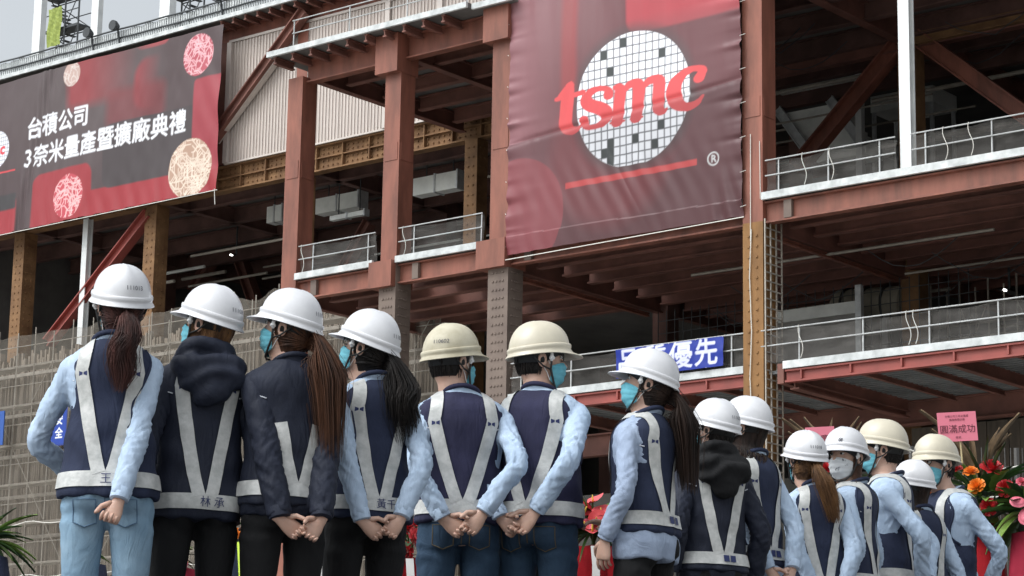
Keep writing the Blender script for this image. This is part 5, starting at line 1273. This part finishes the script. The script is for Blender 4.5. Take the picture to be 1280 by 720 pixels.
def flower_stand(label, px, py, depth, rad, blooms, leaves=26, cloth='red_cloth', card=None, fronds=0, blades=0, seed=0, hz=1.0, trim=False, ribbon=False, cw_=.22):
    R = random.Random(500+seed); c = onD(px, py, depth); root = empty('flower_stand', (c.x, c.y, ST), -YAW); tag(root, label, 'flower stand', 'congratulation flower stands behind the workers'); h = c.z-ST
    # draped pedestal: a cone of folds over a tripod
    m = MB(); n = 40; rows = []; zt = h-rad*.55
    for i in range(n):
        a = 2*PI*i/n; f = .5+.5*math.sin(a*7+seed); rows.append([V((r+.035*f*(1-t))*math.cos(a), (r+.035*f*(1-t))*math.sin(a), z) for r, z, t in ((.24,.005,0),(.20,zt*.35,.3),(.13,zt*.75,.7),(.10,zt,1),(.02,zt+.02,1))])
    grid(m, rows, True); m.build('drape', M[cloth], root, True)
    if trim:
        for s_ in (-1, 1): MB().tube([V(s_*.075, -.12, zt-.02), V(s_*.10, -.16, zt*.75), V(s_*.12, -.21, zt*.4)], .012, 6).build('trim', M['neon'], root)
        MB().box(-.06, .0, -.135, -.128, zt-.10, zt-.07).build('patch', M['white_cord'], root)
    if ribbon:
        for k in range(3):
            x0 = -.08+k*.08; rr = [[V(x0+.02*j+.01*math.sin(i), -.14-.02*math.sin(i*1.3+k)-.012*i, zt-.10*i) for j in (-1, 1)] for i in range(int(zt/.1))]; q = MB(); grid(q, rr); q.build('ribbon', M['ribbon_white' if k == 1 else 'red_cloth'], root, True)
    def put(name, me, p, d, s, roll=0, par=root):
        o = link(name, me, None, par); o.location = p; o.rotation_mode = 'QUATERNION'; o.rotation_quaternion = d.to_track_quat('Z', 'Y') @ Matrix.Rotation(roll, 3, 'Z').to_quaternion(); o.scale = (s, s, s); return o
    def putleaf(me, p, d, s, name='leaf'):
        o = link(name, me, None, root); o.location = p; o.rotation_mode = 'QUATERNION'; o.rotation_quaternion = d.to_track_quat('Y', 'Z'); o.scale = (s, s, s); return o
    for j in range(leaves):
        a = R.uniform(0, 2*PI); el = R.uniform(-.6, 1.25); d = V(math.cos(a)*math.cos(el), math.sin(a)*math.cos(el), math.sin(el)); p = V(0, 0, h)+d*rad*R.uniform(.15, .55); lk = R.choice(('leaf', 'leaf', 'leaf_dark', 'leaf_lime'))
        putleaf(fmesh((lk, 'L'), mb_leaf, lk), p, d, rad*R.uniform(.55, 1.0))
    for j in range(blades):
        a = R.uniform(0, 2*PI); el = R.uniform(-.5, 1.3); d = V(math.cos(a)*math.cos(el), math.sin(a)*math.cos(el), math.sin(el)); lk = R.choice(('leaf', 'leaf_lime', 'leaf_dark')); putleaf(fmesh((lk, 'B'), mb_blade, lk), V(0, 0, h)+d*rad*.2, d, rad*R.uniform(1.1, 1.7), 'blade_leaf')
    for j in range(fronds):
        a = R.uniform(-.5, .5); el = R.uniform(1.05, 1.5); d = V(math.sin(a)*1.0, .3, math.sin(el)*1.6).normalized(); putleaf(fmesh(('frond', 'F'), mb_blade, 'frond'), V(R.uniform(-.06,.06), .06, h+rad*.2), d, rad*R.uniform(1.7, 2.6), 'dry_frond')
    for (kind, m_, bx_, by_, s) in blooms:                            # offsets in metres right and up, facing the viewer
        front = -math.sqrt(max(.01, rad*rad*.8-min(rad*rad*.75, bx_*bx_+by_*by_))); p = V(bx_, front, h+by_); d = V(bx_*1.2+R.uniform(-.2,.2), front*1.1, by_*.8+.08+R.uniform(-.1,.15)).normalized()
        o = put('bloom', fmesh((m_, kind), BLOOM[kind], m_), p, d, s, R.uniform(0, 6) if kind != 'anthurium' else R.uniform(-.5, .5))
        if kind == 'anthurium': q = link('spadix', fmesh(('sp', 'S'), mb_spadix, 'sp_yellow'), None, o)
        st_ = MB(); st_.tube([p, p*.5+V(0, 0, h)*.5, V(0, 0, h-rad*.4)], .006, 5); st_.build('stem', M['leaf'], root)
    if card:
        bx_, by_, w_, h_, lines = card; k0 = empty('message_card', (0, 0, 0), 0, root); y_ = .02
        MB().box(bx_-w_/2, bx_+w_/2, y_, y_+.006, h+by_-h_/2, h+by_+h_/2).build('board', M['card'], k0); rod('stick', M['bamboo'], k0, (bx_+w_*.05, y_+.014, h-.1), (bx_+w_*.05, y_+.014, h+by_+h_*.4), .006)
        k0.rotation_euler = (0, math.radians(-4), 0); k0.location = (-(h+by_)*math.sin(math.radians(-4)), 0, (1-math.cos(math.radians(4)))*(h+by_))
        for s_, sz, oy in lines:
            T = text_tris(s_, sz, 0); T = T-np.array(((T[...,0].max()+T[...,0].min())/2, (T[...,1].max()+T[...,1].min())/2)); q = MB()
            for tr in T: q.add([V(bx_+x, y_-.003, h+by_+oy+y) for x, y in tr], [(0, 1, 2)])
            q.build('lettering', M['card_ink'], k0)['kind'] = 'stuff'
    return root
flower_stand('flower stand with red and orange blooms, dry fronds and a pink message card', 1231, 628, 15.3, .27,
    [('rose','p_red',.02,.19,.115), ('rose','p_orange',-.11,.17,.075), ('rose','p_orange',-.09,.07,.085), ('rose','p_red',.09,.06,.085), ('rose','p_red',-.02,-.06,.085), ('rose','p_red',-.20,.19,.07), ('rose','p_orange',-.32,.03,.09), ('rose','p_red',-.05,-.19,.07), ('gerbera','p_red',-.08,-.14,.08), ('rose','p_orange',-.24,-.02,.07)],
    leaves=70, card=(-.16, .50, .25, .19, (('圓滿成功', .058, -.015), ('台積公司三奈米量產', .017, .068), ('擴廠典禮誌慶', .017, .045), ('敬賀', .018, -.070))), fronds=11, blades=14, seed=1)
flower_stand('flower stand with pink gerberas in a deep pink drape', 1284, 640, 15.1, .25, [('gerbera','p_pink',-.10,.04,.10), ('gerbera','p_pink',-.05,-.05,.12), ('gerbera','p_coral',.08,.10,.10), ('rose','p_pink',-.06,.17,.05), ('gerbera','p_pink',.08,-.06,.10)], leaves=64, cloth='pink_cloth', blades=10, seed=2)
flower_stand('flower stand with dry fronds and a red card hidden behind the helmets', 1046, 610, 15.6, .24, [('rose','p_red',-.1,.1,.08), ('rose','p_pink',.05,.0,.08), ('rose','p_orange',.1,.12,.07)], leaves=24, card=(-.10, .33, .19, .16, (('誌慶', .06, 0),)), fronds=14, seed=3)
flower_stand('flower stand with red and coral anthuriums, grass blades and ribbons', 742, 664, 12.6, .17, [('anthurium','p_coral',-.01,.14,.11), ('anthurium','p_red',-.055,.075,.12), ('anthurium','p_coral',.03,.07,.11), ('anthurium','p_pink',-.06,.0,.10), ('anthurium','p_coral',-.01,-.02,.12), ('anthurium','p_red',.05,.01,.11), ('anthurium','p_red',.01,.03,.10)], leaves=14, blades=40, seed=4, ribbon=True)
flower_stand('flower stand with red roses showing between the wavy ponytail and the scuffed helmet', 514, 682, 12.4, .15, [('rose','p_red',-.03,.08,.07), ('rose','p_coral',.02,.03,.07), ('rose','p_red',-.02,-.04,.075), ('rose','p_red',.03,.10,.06)], leaves=16, blades=10, seed=5, ribbon=True)
flower_stand('flower stand with magenta and orange blooms over a dark draped base', 284, 662, 11.8, .10, [('gerbera','p_magenta',-.03,.03,.10), ('gerbera','p_orange',.03,.02,.09), ('rose','p_orange',.05,-.03,.05)], leaves=14, blades=10, cloth='navy_cloth', seed=6, trim=True)
flower_stand('leafy green stand at the end of the row beside the light jeans', -16, 676, 11.5, .14, [('rose','p_pink',.0,.03,.03)], leaves=26, blades=34, cloth='navy_cloth', seed=7)
flower_stand('small pink flower stand seen between the light blue jeans', 108, 694, 12.0, .09, [('gerbera','p_pink',.0,.04,.07), ('gerbera','p_magenta',.02,-.01,.06)], leaves=14, blades=6, cloth='navy_cloth', seed=8)
flower_stand('red draped flower stand glimpsed between the plain jacket and wavy ponytail', 407, 690, 12.2, .11, [('rose','p_red',-.02,.03,.06), ('rose','p_red',.03,.0,.06)], leaves=10, blades=6, seed=9, ribbon=True)
flower_stand('pale flower stand glimpsed between dark trousers of the hooded worker', 222, 700, 12.0, .09, [('rose','p_coral',0,.03,.06), ('rose','p_pink',.03,-.02,.06)], leaves=10, blades=8, cloth='pink_cloth', seed=10)

# wire site fence behind the flower stands at the right
wf = empty('wire_fence'); tag(wf, 'tall thin wire mesh site fence behind the red and pink flower stands', 'fence')
a = onD(1140, 600, 19.0); b = onD(1330, 600, 19.0)
for i in range(27):
    t = i/26; rod('upright_wire' if i % 9 else 'fence_post', M['wire'], wf, (a.x+(b.x-a.x)*t, a.y+(b.y-a.y)*t, 0), (a.x+(b.x-a.x)*t, a.y+(b.y-a.y)*t, 3.2), .004 if i % 9 else .022, 5)
for j in range(20): rod('cross_wire', M['wire'], wf, (a.x, a.y, .2+j*.15), (b.x, b.y, .2+j*.15), .0035, 4)
for j in range(2): MB().tube([(a.x+(b.x-a.x)*t, a.y+(b.y-a.y)*t-.03, 3.05+.12*j-.25*math.sin(t*PI)*(1-.4*j)) for t in [i/14 for i in range(15)]], .007, 5).build('cable', M['rope'], wf)
rebase(wf, (a.x, a.y, 0))
